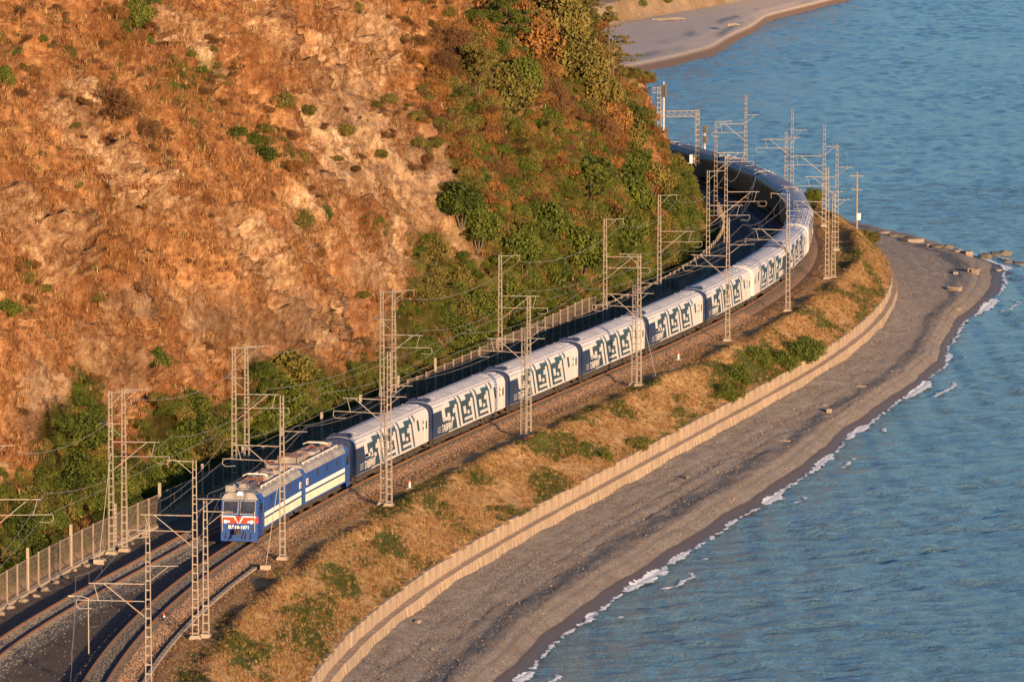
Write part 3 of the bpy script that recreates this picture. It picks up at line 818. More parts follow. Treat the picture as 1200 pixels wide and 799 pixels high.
def make_track(off, label, mat, s_first):
    t = empty('railway_track', (0, 0, 0))
    tag(t, label, 'railway track')
    for sd_ in (-1, 1):
        obj('rail', rail_mesh(off, sd_), t)
    k = 0
    s_ = s_first; rest = MB()
    while s_ < S1 - 3:
        p = P3(s_, float(off(s_)), 0); rz = heading(s_) - math.pi / 2
        if k < 295:
            o = obj('sleeper', slp_me[mat], t, p, rz)
        else:
            rest.box((p.x, p.y, -0.21), (2.7, 0.25, 0.09), 0, rz)
        s_ += 0.62; k += 1
    r_ = rest.build('sleepers', mat, t)
    r_['kind'] = 'stuff'
    return t
make_track(lambda s: np.asarray(s) * 0.0, 'curved railway track carrying the blue passenger train', 'sleeper_dark', S(392))
make_track(T2_OFF, 'empty curved railway track beside the slope fence', 'sleeper_concrete', S(392))
# walkway kerb strip along the sea side of the train's track
kb = MB()
for s_ in np.arange(S(380), S(456), 1.5):
    a = P3(s_, 3.1, -0.5); rz = heading(s_)
    kb.box((a.x, a.y, -0.56), (1.42, 0.30, 0.20), 0, rz)
tag(kb.build('cable_trough', 'concrete_pale'), 'low concrete cable trough running beside the seaward ballast', 'cable trough')

# ------------------------------------------------------------------ catenary masts
def lattice(t, h, wb=(0.22, 0.19), wt=(0.115, 0.115), step=0.62, th=0.024):
    lac = MB()
    def w_at(z):
        k = z / h
        return wb[0] + (wt[0] - wb[0]) * k, wb[1] + (wt[1] - wb[1]) * k
    for sx in (-1, 1):
        for sy in (-1, 1):
            leg = MB().tube((sx * wb[0], sy * wb[1], 0.0), (sx * wt[0], sy * wt[1], h), th * 1.25, th * 1.05, 4)
            leg.build('leg', 'steel_mast', t)
    z = 0.45; i = 0
    while z < h - 0.1:
        a, b__ = w_at(z)
        lac.box((0, b__, z), (2 * a, 0.018, 0.055)); lac.box((0, -b__, z), (2 * a, 0.018, 0.055))
        lac.box((a, 0, z + step / 2), (0.018, 2 * b__, 0.055)); lac.box((-a, 0, z + step / 2), (0.018, 2 * b__, 0.055))
        z += step; i += 1
    lac.build('lacing', 'steel_mast', t)['kind'] = 'stuff'
    f_ = MB().box((0, 0, 0.02), (0.85, 0.7, 0.36)).box((0, 0, 0.22), (0.7, 0.55, 0.16))
    f_.build('foundation', 'concrete_pale', t)
def insul(mb, p, d, n=4):
    p = Vector(p); d = Vector(d)
    for i in range(n):
        q = p + d * (i / n)
        mb.tube(q, q + d * (0.55 / n), 0.075, 0.05, 7)
def make_mast(h, sea=True, arms=True, back=True, top=True):
    t = empty('catenary_mast')
    lattice(t, h)
    if arms:
        br = MB()
        br.tube((0.15, 0, 8.9), (3.9, 0, 8.95), 0.040, None, 6)
        br.tube((2.9, 0, 8.92), (0.2, 0, 6.7), 0.033, None, 6)
        br.tube((3.55, 0, 8.9), (3.25, 0, 7.75), 0.024, None, 5)
        bo = br.build('bracket_arm', 'steel_arm', t)
        ins = MB(); insul(ins, (0.55, 0, 8.9), (0.5, 0, 0)); insul(ins, (0.65, 0, 7.06), (0.4, 0, 0.33)); insul(ins, (1.0, 0, 7.75), (0.5, 0, 0))
        ins.build('insulator', 'ceramic', bo)['kind'] = 'stuff'
        rg = MB()
        rg.tube((0.2, 0, 7.75), (4.7, 0, 7.85), 0.03, None, 6)
        rg.path([(4.7, 0, 7.85), (4.75, 0, 7.45), (4.5, 0, 7.25), (3.7, 0, 7.3)], 0.025, 5)
        rg.build('steady_arm', 'steel_arm', t)
    if top:
        ta = MB()
        ta.tube((-0.1, 0, h - 0.15), (1.95, 0, h - 0.02), 0.032, None, 6)
        ta.tube((1.25, 0, h - 0.05), (0.2, 0, h - 0.95), 0.024, None, 5)
        to = ta.build('feeder_arm', 'steel_arm', t)
        ins = MB(); insul(ins, (1.9, 0, h - 0.05), (0, 0, -0.55)); ins.build('insulator', 'ceramic', to)['kind'] = 'stuff'
    if back:
        ba = MB()
        zb = min(10.1, h - 0.8)
        ba.tube((0.1, 0, zb), (-2.0, 0, zb), 0.034, None, 6)
        ba.tube((-1.4, 0, zb), (-0.2, 0, zb - 0.95), 0.024, None, 5)
        bo = ba.build('line_arm', 'steel_arm', t)
        ins = MB()
        for x in (-0.9, -1.4, -1.9):
            insul(ins, (x, 0, zb + 0.02), (0, 0, 0.35), 3)
        ins.build('insulator', 'signal_black', bo)['kind'] = 'stuff'
    return t
proto_main = make_mast(12.9)
proto_bare = make_mast(12.9, top=False)
proto_inner = make_mast(12.9, back=False)
proto_short = make_mast(9.9, arms=False, back=True, top=False)
proto_back = make_mast(12.9, arms=False, back=True, top=True)
CAR_PITCH, LOCO_L = 25.5, 33.0
S_NOSE = S(463.5)
ORD = ['first', 'second', 'third', 'fourth', 'fifth', 'sixth', 'seventh', 'eighth', 'ninth', 'tenth', 'eleventh', 'twelfth', 'thirteenth', 'fourteenth', 'fifteenth', 'sixteenth', 'seventeenth']
def beside(s):
    d = s - S_NOSE
    if d < -60: return 'far ahead of the locomotive'
    if d < -12: return 'ahead of the locomotive'
    if d < 16: return "beside the locomotive's front half"
    if d < LOCO_L: return "beside the locomotive's rear half"
    i = int((d - LOCO_L) / CAR_PITCH)
    return 'beside the %s carriage' % ORD[min(i, 16)]
placed = []
used_labels = {}
def put_mast(proto, s, o, seaward, what, first=False, arm_to=None):
    t = copy_tree(proto)
    z = float(bank_z(s, o)) - 0.05
    h = heading(s)
    # local +x towards the tracks
    rz = h + math.pi / 2 if seaward else h - math.pi / 2
    t.location = P3(s, o, z); t.rotation_euler = (0, 0, rz + random.uniform(-.05, .05))
    lab = '%s, %s side, %s' % (what, 'seaward' if seaward else 'slope', beside(s))
    n = used_labels.get(lab, 0); used_labels[lab] = n + 1
    if n: lab = lab + ', farther one'
    tag(t, lab, 'catenary mast', 'lattice masts along the railway')
    placed.append((s, o, seaward, proto))
    return t
SEA_TOPS = [(173, 612), (228, 537), (330, 462), (456, 412), (620, 347), (749, 298), (853, 254), (924, 226), (970, 195), (966, 145), (981, 168), (928, 127), (860, 110)]
sea_m = []
for px, py in SEA_TOPS:
    s_, o_ = so_of(at(px, py, 12.3))
    o_ = max(o_, 4.0)
    sea_m.append((s_, o_))
    put_mast(proto_main if px in (228, 749, 924) else proto_bare, s_, o_, True, 'lattice mast with bracket arm')
for k, dh in ((1, 0.9), (3, -1.0), (4, -1.0), (5, -1.0), (8, 0.9), (11, -0.9)):
    s_, o_ = sea_m[k]
    put_mast(proto_short, s_ + 0.8, o_ + dh * 0.72, True, 'short lattice mast close to a taller one')
INN_TOPS = [(-14, 520), (129, 457), (274, 405), (447, 340), (586, 297), (709, 255), (773, 227), (830, 199), (851, 184), (839, 148)]
inn_m = []
for px, py in INN_TOPS:
    s_, o_ = so_of(at(px, py, 12.3))
    o_ = min(o_, -7.2)
    inn_m.append((s_, o_))
    put_mast(proto_inner, s_, o_, False, 'lattice mast with bracket arm')
for k in (1, 2, 3):
    s_, o_ = inn_m[k]
    put_mast(proto_back, s_ + 1.4, o_ + 0.7, False, 'lattice mast without bracket')
for p in (proto_main, proto_bare, proto_inner, proto_short, proto_back):
    for ch in list(p.children):
        for g in list(ch.children):
            bpy.data.objects.remove(g)
        bpy.data.objects.remove(ch)
    bpy.data.objects.remove(p)

# guy stays with anchor blocks
def stay(mast, dz, ds_, do, label):
    s_, o_ = mast
    a = P3(s_, o_, float(bank_z(s_, o_)) + dz); g_s, g_o = s_ + ds_, o_ + do
    b__ = P3(g_s, g_o, float(bank_z(g_s, g_o)))
    t = empty('guy_stay', b__)
    MB().tube(a - b__, (0, 0, 0.2), 0.028, None, 5).build('stay_rod', 'steel_arm', t)
    MB().box((0, 0, 0.12), (0.8, 0.6, 0.5)).build('anchor_block', 'concrete_pale', t)
    tag(t, label, 'guy stay', 'guy stays')
stay(sea_m[2], 8.0, -5.5, -0.2, "steel stay rod anchored ahead of the mast by the locomotive's nose")
stay(sea_m[5], 8.0, 5.5, 0.3, 'steel stay rod anchored behind the mast at the fourth carriage')
stay(inn_m[1], 8.0, -5.0, 0.2, 'steel stay rod anchored beside the fence ahead of the locomotive')

# ------------------------------------------------------------------ overhead wires
def wire_run(pts, sag, r=0.018, n=10):
    mb = MB()
    for a, b__ in zip(pts[:-1], pts[1:]):
        q = [a.lerp(b__, i / n) - Vector((0, 0, sag * 4 * (i / n) * (1 - i / n))) for i in range(n + 1)]
        for u, v_ in zip(q[:-1], q[1:]):
            mb.tube(u, v_, r, None, 4, 0, False)
    return mb
def contact_line(ms, off, label):
    ms = sorted(ms)
    ms = [(S0 + 4, 0)] + ms + [(S1 - 4, 0)]
    ss_ = [q[0] for q in ms]
    t = empty('overhead_line')
    tag(t, label, 'overhead line')
    zig = [0.3 * (-1) ** i for i in range(len(ss_))]
    top = [P3(s_, float(off(s_)) + z, 8.75) for s_, z in zip(ss_, zig)]
    low = [P3(s_, float(off(s_)) + z, 7.1) for s_, z in zip(ss_, zig)]
    wire_run(top, 1.15).build('messenger_wire', 'wire_metal', t)
    wire_run(low, 0.05, 0.016, 4).build('contact_wire', 'wire_metal', t)
    d = MB()
    for a, b__, c_, e_ in zip(top[:-1], top[1:], low[:-1], low[1:]):
        if (a - b__).length > 120: continue
        for i in range(1, 5):
            k = i / 5
            p = a.lerp(b__, k) - Vector((0, 0, 1.15 * 4 * k * (1 - k)))
            d.tube(p, c_.lerp(e_, k) - Vector((0, 0, 0.04)), 0.010, None, 3, 0, False)
    d.build('dropper', 'wire_metal', t)['kind'] = 'stuff'
contact_line([m_ for m_ in sea_m], lambda s: np.asarray(s) * 0.0, "contact line above the train's track")
contact_line([m_ for m_ in inn_m], T2_OFF, 'contact line above the empty slope-side track')
def feeder(ms, do, z, label, sag=1.0, r=0.017):
    ms = sorted(ms)
    pts = [P3(s_, o_ + do, float(bank_z(s_, o_)) + z) for s_, o_ in ms]
    tag(wire_run(pts, sag, r).build('feeder_wire', 'wire_metal'), label, 'wire', 'feeder wires')
feeder(sea_m, 1.0, 10.45, 'inner line wire on the outward arms of the seaward masts', 0.8, 0.014)
feeder(sea_m, 1.9, 10.45, 'outer line wire on the outward arms of the seaward masts', 0.8, 0.014)
feeder(inn_m, 1.9, 12.25, 'bare feeder wire along the tops of the slope-side masts', 1.3, 0.02)

# ------------------------------------------------------------------ train
def prof_side(a):
    """carriage side profile by length up from the sill"""
    A_ = [0, 2.30, 2.62, 2.92, 3.30]; Y_ = [1.55, 1.55, 1.49, 1.33, 1.00]; Z_ = [1.05, 3.35, 3.66, 3.92, 4.12]
    return float(np.interp(a, A_, Y_)), float(np.interp(a, A_, Z_))
BODY = [(-1.55, 1.05), (-1.55, 3.35), (-1.49, 3.66), (-1.33, 3.92), (-1.0, 4.12), (-0.5, 4.25), (0, 4.29), (0.5, 4.25), (1.0, 4.12), (1.33, 3.92), (1.49, 3.66), (1.55, 3.35), (1.55, 1.05)]
HX = 12.2
def decal_quad(mb, p, side, mi, out=0.008):
    """p = four (u, a) corners: bottom-left, bottom-right, top-right, top-left; u runs back from the navy end"""
    N = 7
    vs = []
    for i in range(N + 1):
        k = i / N
        for (u0, a0), (u1, a1) in ((p[0], p[3]), (p[1], p[2])):
            u = u0 + (u1 - u0) * k; a = a0 + (a1 - a0) * k
            y_, z_ = prof_side(a)
            y2, z2 = prof_side(a + 0.02)
            nx, nz = (z2 - z_), -(y2 - y_)
            l_ = math.hypot(nx, nz)
            vs.append((HX - u, side * (y_ + out * nx / l_), z_ + out * nz / l_))
    fs_ = [(2 * i, 2 * i + 1, 2 * i + 3, 2 * i + 2) if side > 0 else (2 * i + 1, 2 * i, 2 * i + 2, 2 * i + 3) for i in range(N)]
    mb.add(vs, fs_, mi)
def rect(mb, u0, a0, u1, a1, side, mi, out=0.008, lean=0.0):
    sh_ = lean * (a1 - a0)
    decal_quad(mb, [(u0, a0), (u1, a0), (u1 - sh_, a1), (u0 - sh_, a1)], side, mi, out)
LEAN = 0.5
def livery(side):
    mb = MB()
    # 0 navy 1 white 2 teal
    decal_quad(mb, [(0.02, 0.02), (5.2, 0.02), (3.5, 3.1), (0.02, 3.1)], side, 0, 0.006)
    T = lambda u0, a0, u1, a1, m_=2, out=0.009: rect(mb, u0, a0, u1, a1, side, m_, out, LEAN)
    W_ = lambda u0, a0, u1, a1, out=0.012: rect(mb, u0, a0, u1, a1, side, 1, out, LEAN)
    # white maze over a dark field
    decal_quad(mb, [(4.2, 0.10), (20.6, 0.10), (19.4, 2.3), (3.0, 2.3)], side, 2, 0.009)
    W_(3.3, 1.2, 4.3, 3.10); W_(3.3, 1.15, 5.4, 1.45)
    for i, u in enumerate((5.0, 10.2, 15.4)):
        e = 5.2
        T(u + 0.6, 2.2, u + 2.9, 2.72)
        W_(u + 0.0, 1.05, u + 0.8, 1.75); W_(u + 1.55, 1.55, u + 2.5, 2.0); W_(u + 1.2, 0.92, u + 1.9, 1.25); W_(u + 2.5, 0.92, u + 2.95, 1.4)
        if i:
            W_(u + 0.2, 0.44, u + 2.9, 0.70); W_(u - 0.4, 0.03, u + 2.9, 0.20)
        W_(u + 3.05, 0.02, u + 3.75, 3.14, 0.014); W_(u + 4.25, 0.02, u + 4.9, 3.14, 0.014)
        T(u + 3.75, 2.2, u + 4.25, 3.0); T(u + 2.75, 2.2, u + 3.05, 3.0)
    W_(19.6, 0.06, 21.0, 2.35, 0.015)
    T(20.5, 1.3, 21.1, 2.3, 2, 0.018)
    T(22.2, 1.2, 22.5, 1.5); T(22.2, 1.75, 22.5, 2.05)
    # thin lines before the lettering
    for a in (0.34, 0.54, 0.74):
        rect(mb, 1.0, a, 2.7, a + 0.05, side, 1, 0.012)
    return mb
def text_mesh(txt, size, mat, extr=0.006, shear=0.0, align='LEFT'):
    cu = bpy.data.curves.new('lettering', 'FONT')
    cu.body = txt; cu.size = size; cu.extrude = extr; cu.shear = shear; cu.align_x = align
    cu.resolution_u = 2; cu.offset = 0.012 * size / 0.5
    o = bpy.data.objects.new('tmp', cu)
    COL.objects.link(o)
    dg = bpy.context.evaluated_depsgraph_get()
    me = bpy.data.meshes.new_from_object(o.evaluated_get(dg))
    bpy.data.objects.remove(o)
    me.materials.clear(); me.materials.append(MATS[mat])
    return me
TXT_L = Matrix(((-1, 0, 0, 0), (0, 0, 1, 0), (0, 1, 0, 0), (0, 0, 0, 1)))    # reads on the +y side
TXT_R = Matrix(((1, 0, 0, 0), (0, 0, -1, 0), (0, 1, 0, 0), (0, 0, 0, 1)))    # reads on the -y side
TXT_F = Matrix(((0, 0, 1, 0), (1, 0, 0, 0), (0, 1, 0, 0), (0, 0, 0, 1)))     # reads on the +x front
def wheelset_mesh(r=0.475):
    mb = MB()
    for sd_ in (-1, 1):
        mb.tube((0, sd_ * 0.72, 0), (0, sd_ * 0.86, 0), r, r * 0.97, 18)
        mb.tube((0, sd_ * 0.66, 0), (0, sd_ * 0.72, 0), r + 0.03, r + 0.03, 18)
    mb.tube((0, -0.7, 0), (0, 0.7, 0), 0.09, None, 8)
    return mb.mesh('wheel_set', 'grime')
WS = wheelset_mesh(); WSL = wheelset_mesh(0.62)
def bogie(parent, x, base=2.4, r=0.475, ws=WS):
    mb = MB()
    for sd_ in (-1, 1):
        mb.box((0, sd_ * 1.02, r + 0.12), (base + 0.9, 0.16, 0.22))
        for ax in (-base / 2, base / 2):
            mb.box((ax, sd_ * 1.05, r), (0.42, 0.26, 0.36))
            mb.tube((ax - 0.3, sd_ * 1.02, r + 0.2), (ax - 0.3, sd_ * 1.02, r + 0.46), 0.09, None, 7)
            mb.tube((ax + 0.3, sd_ * 1.02, r + 0.2), (ax + 0.3, sd_ * 1.02, r + 0.46), 0.09, None, 7)
        mb.box((0, sd_ * 1.0, r + 0.34), (0.7, 0.3, 0.34))
    mb.box((0, 0, r + 0.25), (0.9, 2.0, 0.22))
    b_ = mb.build('bogie', 'grime', parent)
    b_.location = (x, 0, 0)
    for ax in (-base / 2, base / 2):
        obj('wheel_set', ws, b_, (ax, 0, r))
    return b_
def make_carriage(dark=False):
    t = empty('passenger_carriage')
    mb = MB().prism(BODY, -HX + 0.3, HX - 0.3)
    # rounded end caps
    def cap(x0, x1, k):
        pr = [(y_ * k, 1.05 + (z_ - 1.05) * (0.5 + 0.5 * k)) for y_, z_ in BODY]
        vs = [(x0, y_, z_) for y_, z_ in BODY] + [(x1, y_, z_) for y_, z_ in pr]
        n = len(BODY)
        fl = [(i, (i + 1) % n, n + (i + 1) % n, n + i) for i in range(n)] + [tuple(range(n, 2 * n))]
        if x1 < x0: fl = [tuple(reversed(q)) for q in fl]
        mb.add(vs, fl)
    cap(-HX + 0.3, -HX, 0.93)
    k0 = len(mb.f); cap(HX - 0.3, HX, 0.93)
    for q in range(k0, len(mb.f)): mb.m[q] = 1
    body = mb.build('body', ['car_shaded' if dark else 'car_white', 'car_navy'], t)
    # corrugated roof sheet with raised ribs
    rp = [(-1.12, 4.03), (-1.0, 4.135), (-0.5, 4.265), (0, 4.305), (0.5, 4.265), (1.0, 4.135), (1.12, 4.03)]
    rf = MB().prism(rp, -HX + 0.35, HX - 0.35)
    for y_ in np.linspace(-1.3, 1.3, 11):
        z_ = float(np.interp(abs(y_), [0, 0.5, 1.0, 1.33], [4.305, 4.265, 4.135, 3.93]))
        rf.box((0, y_, z_ + 0.012), (2 * HX - 1.6, 0.07, 0.07))
    for x in (-HX + 0.75, HX - 0.75, -HX + 3.4, HX - 3.4):
        rf.box((x, 0, 4.28), (0.10, 1.5, 0.06))
    roof = rf.build('roof', 'car_roof', t)
    ac = MB().box((HX - 1.15, 0, 4.30), (1.3, 1.7, 0.20)).box((HX - 1.15, 0.55, 4.44), (0.55, 0.4, 0.16)).box((HX - 1.2, -0.5, 4.43), (0.4, 0.4, 0.12))
    ac.build('air_conditioner', 'car_navy', t)
    for sd_ in (1, -1):
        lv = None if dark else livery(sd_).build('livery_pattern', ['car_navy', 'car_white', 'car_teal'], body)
        if lv: lv['kind'] = 'stuff'
        for u in (5.9, 11.1, 16.3):
            w_ = MB(); rect(w_, u, 1.80, u + 0.6, 2.2, sd_, 0, 0.018)
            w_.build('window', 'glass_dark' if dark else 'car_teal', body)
        for u in (0.75, 22.9):
            d_ = MB().box((HX - u - 0.36, sd_ * 1.556, 2.15), (0.76, 0.03, 2.05))
            dd = d_.build('door', 'car_navy' if u < 5 else 'car_white', body)
            MB().box((HX - u - 0.36, sd_ * 1.575, 2.62), (0.44, 0.02, 0.7)).build('door_window', 'glass_dark', body)
        if dark: continue
        tx = obj('lettering', TXT_ME, body)
        tx.matrix_local = (Matrix.Translation((HX - 2.9, sd_ * 1.572, 1.30)) @ TXT_L) if sd_ > 0 else (Matrix.Translation((HX - 6.2, sd_ * 1.572, 1.30)) @ TXT_R)
    # end plate in navy, gangway bellows
    MB().box((HX + 0.004, 0, 2.55), (0.02, 2.5, 2.7)).build('end_panel', 'car_navy', body)
    for x, s_ in ((HX, 1), (-HX, -1)):
        g_ = MB()
        for i in range(3):
            g_.box((x + s_ * (0.1 + 0.2 * i), 0, 2.35), (0.14, 1.5 - 0.06 * (i % 2), 2.45 - 0.06 * (i % 2)))
            g_.box((x + s_ * (0.2 + 0.2 * i), 0, 2.35), (0.10, 1.36, 2.30))
        g_.box((x + s_ * 0.3, 0, 0.95), (0.75, 0.22, 0.22))
        g_.build('gangway_bellows', 'black_rubber', t)
    uf = MB()
    uf.box((0, 0, 0.95), (2 * HX - 0.5, 2.6, 0.22))
    uf.build('underframe', 'grime', t)
    for x, l_, yy in ((3.6, 2.2, 0.9), (0.6, 2.6, 0.95), (-2.8, 1.9, 0.9), (3.2, 2.4, -0.9), (-1.0, 3.0, -0.95)):
        MB().box((x, yy, 0.64), (l_, 0.8, 0.52)).build('equipment_box', 'grime', t)
    for x in (8.5, -8.5):
        bogie(t, x)
    for x in (HX - 0.9, -HX + 0.9):
        st_ = MB()
        for sd_ in (-1, 1):
            st_.box((x, sd_ * 1.4, 0.78), (0.6, 0.25, 0.05)); st_.box((x, sd_ * 1.35, 0.5), (0.6, 0.3, 0.05))
        st_.build('steps', 'grime', t)
    return t
TXT_ME = text_mesh('ТАВРИЯ', 0.86, 'car_white', shear=0.15)

def seat_vehicle(t, s_c, half, flip=False):
    a = P3(s_c - half, 0, 0); b__ = P3(s_c + half, 0, 0)
    d = a - b__
    rz = math.atan2(d.y, d.x)
    t.location = (a + b__) / 2
    t.rotation_euler = (0, 0, rz + (math.pi if flip else 0))
car0 = make_carriage()
car1 = make_carriage(True)  # rear carriage: shade of the inner side painted into the body
N_CARS = 15
FLIP = {6, 8, 11, 13}
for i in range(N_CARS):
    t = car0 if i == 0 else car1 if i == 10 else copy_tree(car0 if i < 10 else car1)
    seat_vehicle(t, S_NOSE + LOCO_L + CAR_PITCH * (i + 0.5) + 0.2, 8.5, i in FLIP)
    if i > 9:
        tag(t, '%s carriage behind the locomotive, body darkened to match its shaded side, with a pale roof' % ORD[i], 'carriage', 'carriages of the passenger train')
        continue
    tag(t, '%s carriage behind the locomotive, white with dark labyrinth stripes and %s' % (ORD[i], 'its navy end trailing' if i in FLIP else 'its navy end leading'), 'carriage', 'carriages of the passenger train')

# --- electric locomotive: two coupled sections
SECT = 16.5
def pantograph(parent, x, up=0.0):
    p = MB()
    for sd_ in (-1, 1):
        p.tube((x - 1.0, sd_ * 0.55, 4.42), (x + 0.9, sd_ * 0.55, 4.58), 0.035, None, 5)
        p.tube((x + 0.9, sd_ * 0.5, 4.58), (x - 0.7, sd_ * 0.45, 4.74), 0.03, None, 5)
        p.box((x, sd_ * 0.6, 4.40), (2.2, 0.07, 0.08))
    p.tube((x - 1.0, -0.6, 4.42), (x - 1.0, 0.6, 4.42), 0.04, None, 5)
    p.tube((x + 0.9, -0.6, 4.58), (x + 0.9, 0.6, 4.58), 0.04, None, 5)
    o = p.build('pantograph', 'copper_pipe', parent)
    sh_ = MB()
    for dx in (-0.18, 0.18):
        sh_.path([(x - 0.7 + dx, -0.95, 4.66), (x - 0.7 + dx, -0.65, 4.78), (x - 0.7 + dx, 0.65, 4.78), (x - 0.7 + dx, 0.95, 4.66)], 0.04, 5)
    return o
def make_section(t, nose):
    """local +x towards this section's cab"""
    hx = 7.6
    hw = 1.55
    pr = [(-hw, 0.95), (-hw, 3.55), (-1.35, 3.86), (1.35, 3.86), (hw, 3.55), (hw, 0.95)]
    mb = MB().prism(pr, -hx, hx - 1.5)
    # cab: front leans back above the waist
    def sec(x, k=1.0, zt=3.86):
        return [(x, -hw * k, 0.55), (x, -hw * k, 2.15), (x, -hw * k, 3.55), (x, -1.35 * k, zt), (x, 1.35 * k, zt), (x, hw * k, 3.55), (x, hw * k, 2.15), (x, hw * k, 0.55)]
    a_ = sec(hx - 1.5); b_ = sec(hx - 0.25); c_ = [(hx + dx, y_ * 0.93, z_) for dx, (x, y_, z_) in zip((0.0, 0.05, -0.38, -0.45, -0.45, -0.38, 0.05, 0.0), sec(hx))]
    b_ = [(x + dx, y_, z_) for dx, (x, y_, z_) in zip((0, 0, -0.35, -0.4, -0.4, -0.35, 0, 0), b_)]
    n = 8
    fl = []
    for l_ in range(2):
        for i in range(n):
            j = (i + 1) % n
            fl.append((l_ * n + i, l_ * n + j, (l_ + 1) * n + j, (l_ + 1) * n + i))
    fl += [(16, 17, 22, 23), (17, 18, 21, 22), (18, 19, 20, 21)]
    mb.add(a_ + b_ + c_, fl)
    body = mb.build('body', 'loco_blue', t)
    # side louvre ribs
    rb = MB()
    for sd_ in (-1, 1):
        for z_ in np.arange(2.35, 3.5, 0.17):
            rb.box((-1.1, sd_ * (hw + 0.008), z_), (11.4, 0.035, 0.05))
    rb.build('side_ribs', 'loco_blue', body)['kind'] = 'stuff'
    # cream stripes
    stp = MB()
    for sd_ in (-1, 1):
        stp.box((-0.95, sd_ * (hw + 0.012), 2.08), (13.0, 0.05, 0.34))
        stp.box((-0.95, sd_ * (hw + 0.012), 1.45), (13.0, 0.05, 0.62), 1)
    stp.build('side_stripe', ['loco_white', 'loco_cream'], body)
    dk = MB()
    for sd_ in (-1, 1):
        dk.box((-0.95, sd_ * (hw + 0.01), 1.83), (13.0, 0.036, 0.13))
    dk.build('dark_line', 'car_navy', body)
    # cab side door, window, number plate at the inner end
    for sd_ in (-1, 1):
        d_ = MB().box((hx - 2.15, sd_ * (hw + 0.012), 2.2), (0.72, 0.045, 2.45)).build('cab_door', 'loco_blue', body)
        MB().box((hx - 1.05, sd_ * (hw + 0.006), 2.78), (0.75, 0.03, 0.78)).build('cab_side_window', 'glass_dark', body)
        for x in (3.0, -0.3, -3.4):
            MB().box((x, sd_ * (hw + 0.03), 3.05), (0.34, 0.03, 0.52)).build('side_window', 'glass_dark', body)
        MB().box((-hx + 0.55, sd_ * (hw + 0.012), 2.1), (0.8, 0.045, 2.3)).build('end_door', 'loco_blue', body)
        MB().box((-hx + 0.55, sd_ * (hw + 0.04), 2.75), (0.62, 0.02, 0.5)).build('emblem_plate', 'loco_white', body)
        MB().box((-hx + 0.55, sd_ * (hw + 0.055), 2.83), (0.40, 0.012, 0.12)).box((-hx + 0.55, sd_ * (hw + 0.055), 2.64), (0.40, 0.012, 0.10)).build('emblem', 'loco_red', body)
    # pale roof edge and roof deck
    rf = MB().prism([(-1.62, 3.50), (-1.40, 3.90), (-1.0, 4.12), (1.0, 4.12), (1.40, 3.90), (1.62, 3.50), (1.40, 3.60), (-1.40, 3.60)], -hx + 0.02, hx - 1.9)
    cf = [(-1.56, 3.52), (-1.30, 3.90), (-0.95, 4.06), (0.95, 4.06), (1.30, 3.90), (1.56, 3.52)]
    v0 = [(hx - 1.9, y_, z_) for y_, z_ in cf]; v1 = [(hx - 0.30 - 0.25 * (z_ - 3.52), y_ * 0.95, z_ - 0.06) for y_, z_ in cf]
    rf.add(v0 + v1, [(i, i + 1, 6 + i + 1, 6 + i) for i in range(5)] + [(6, 7, 8, 9, 10, 11), (5, 0, 6, 11)])
    roof = rf.build('roof', 'loco_roof', t)
    eq = MB()
    for sd_ in (-1, 1):
        eq.tube((-6.8, sd_ * 1.12, 4.22), (4.6, sd_ * 1.12, 4.22), 0.075, None, 7)
        for x in np.arange(-6.5, 5, 1.6):
            eq.tube((x, sd_ * 1.12, 4.0), (x, sd_ * 1.12, 4.2), 0.035, None, 5)
    eq.build('roof_pipe', 'pale_pipe', roof)
    bx_ = MB()
    for x, l_, w_, h_, y_ in ((-5.6, 1.6, 1.5, 0.5, 0), (-3.2, 1.2, 1.3, 0.38, 0.1), (-0.4, 1.9, 1.5, 0.34, 0), (5.0, 0.6, 0.9, 0.35, -0.1)):
        bx_.box((x, y_, 4.1 + h_ / 2), (l_, w_, h_))
    bx_.build('roof_box', 'loco_roof', roof)
    ins = MB()
    for x, y_ in ((-4.5, .5), (-4.5, -.5), (-2.1, .5), (-2.1, -.5), (0.9, .4), (0.9, -.4), (1.6, .7), (1.6, -.7), (3.8, .7), (3.8, -.7)):
        insul(ins, (x, y_, 4.1), (0, 0, 0.42), 4)
    ins.build('insulator', 'ceramic', roof)['kind'] = 'stuff'
    bus = MB()
    bus.path([(-6.5, 0.5, 4.6), (-4.5, 0.5, 4.56), (-2.1, 0.5, 4.56), (0.9, 0.4, 4.56), (2.0, 0.2, 4.5)], 0.035, 5)
    bus.path([(-4.5, -0.5, 4.56), (-2.1, -0.5, 4.56), (0.9, -0.4, 4.56)], 0.03, 5)
    for x in (-6.9, -5.2):
        bus.path([(x, -0.9, 4.1), (x, -0.9, 4.75), (x, 0.9, 4.75), (x, 0.9, 4.1)], 0.03, 5)
    bus.build('bus_bar', 'copper_pipe', roof)
    pantograph(t, 2.6)
    ps = MB()
    for dx in (-0.18, 0.18):
        ps.path([(1.9 + dx, -1.0, 4.66), (1.9 + dx, -0.65, 4.80), (1.9 + dx, 0.65, 4.80), (1.9 + dx, 1.0, 4.66)], 0.045, 5)
    ps.build('pantograph_shoe', 'pale_pipe', t)
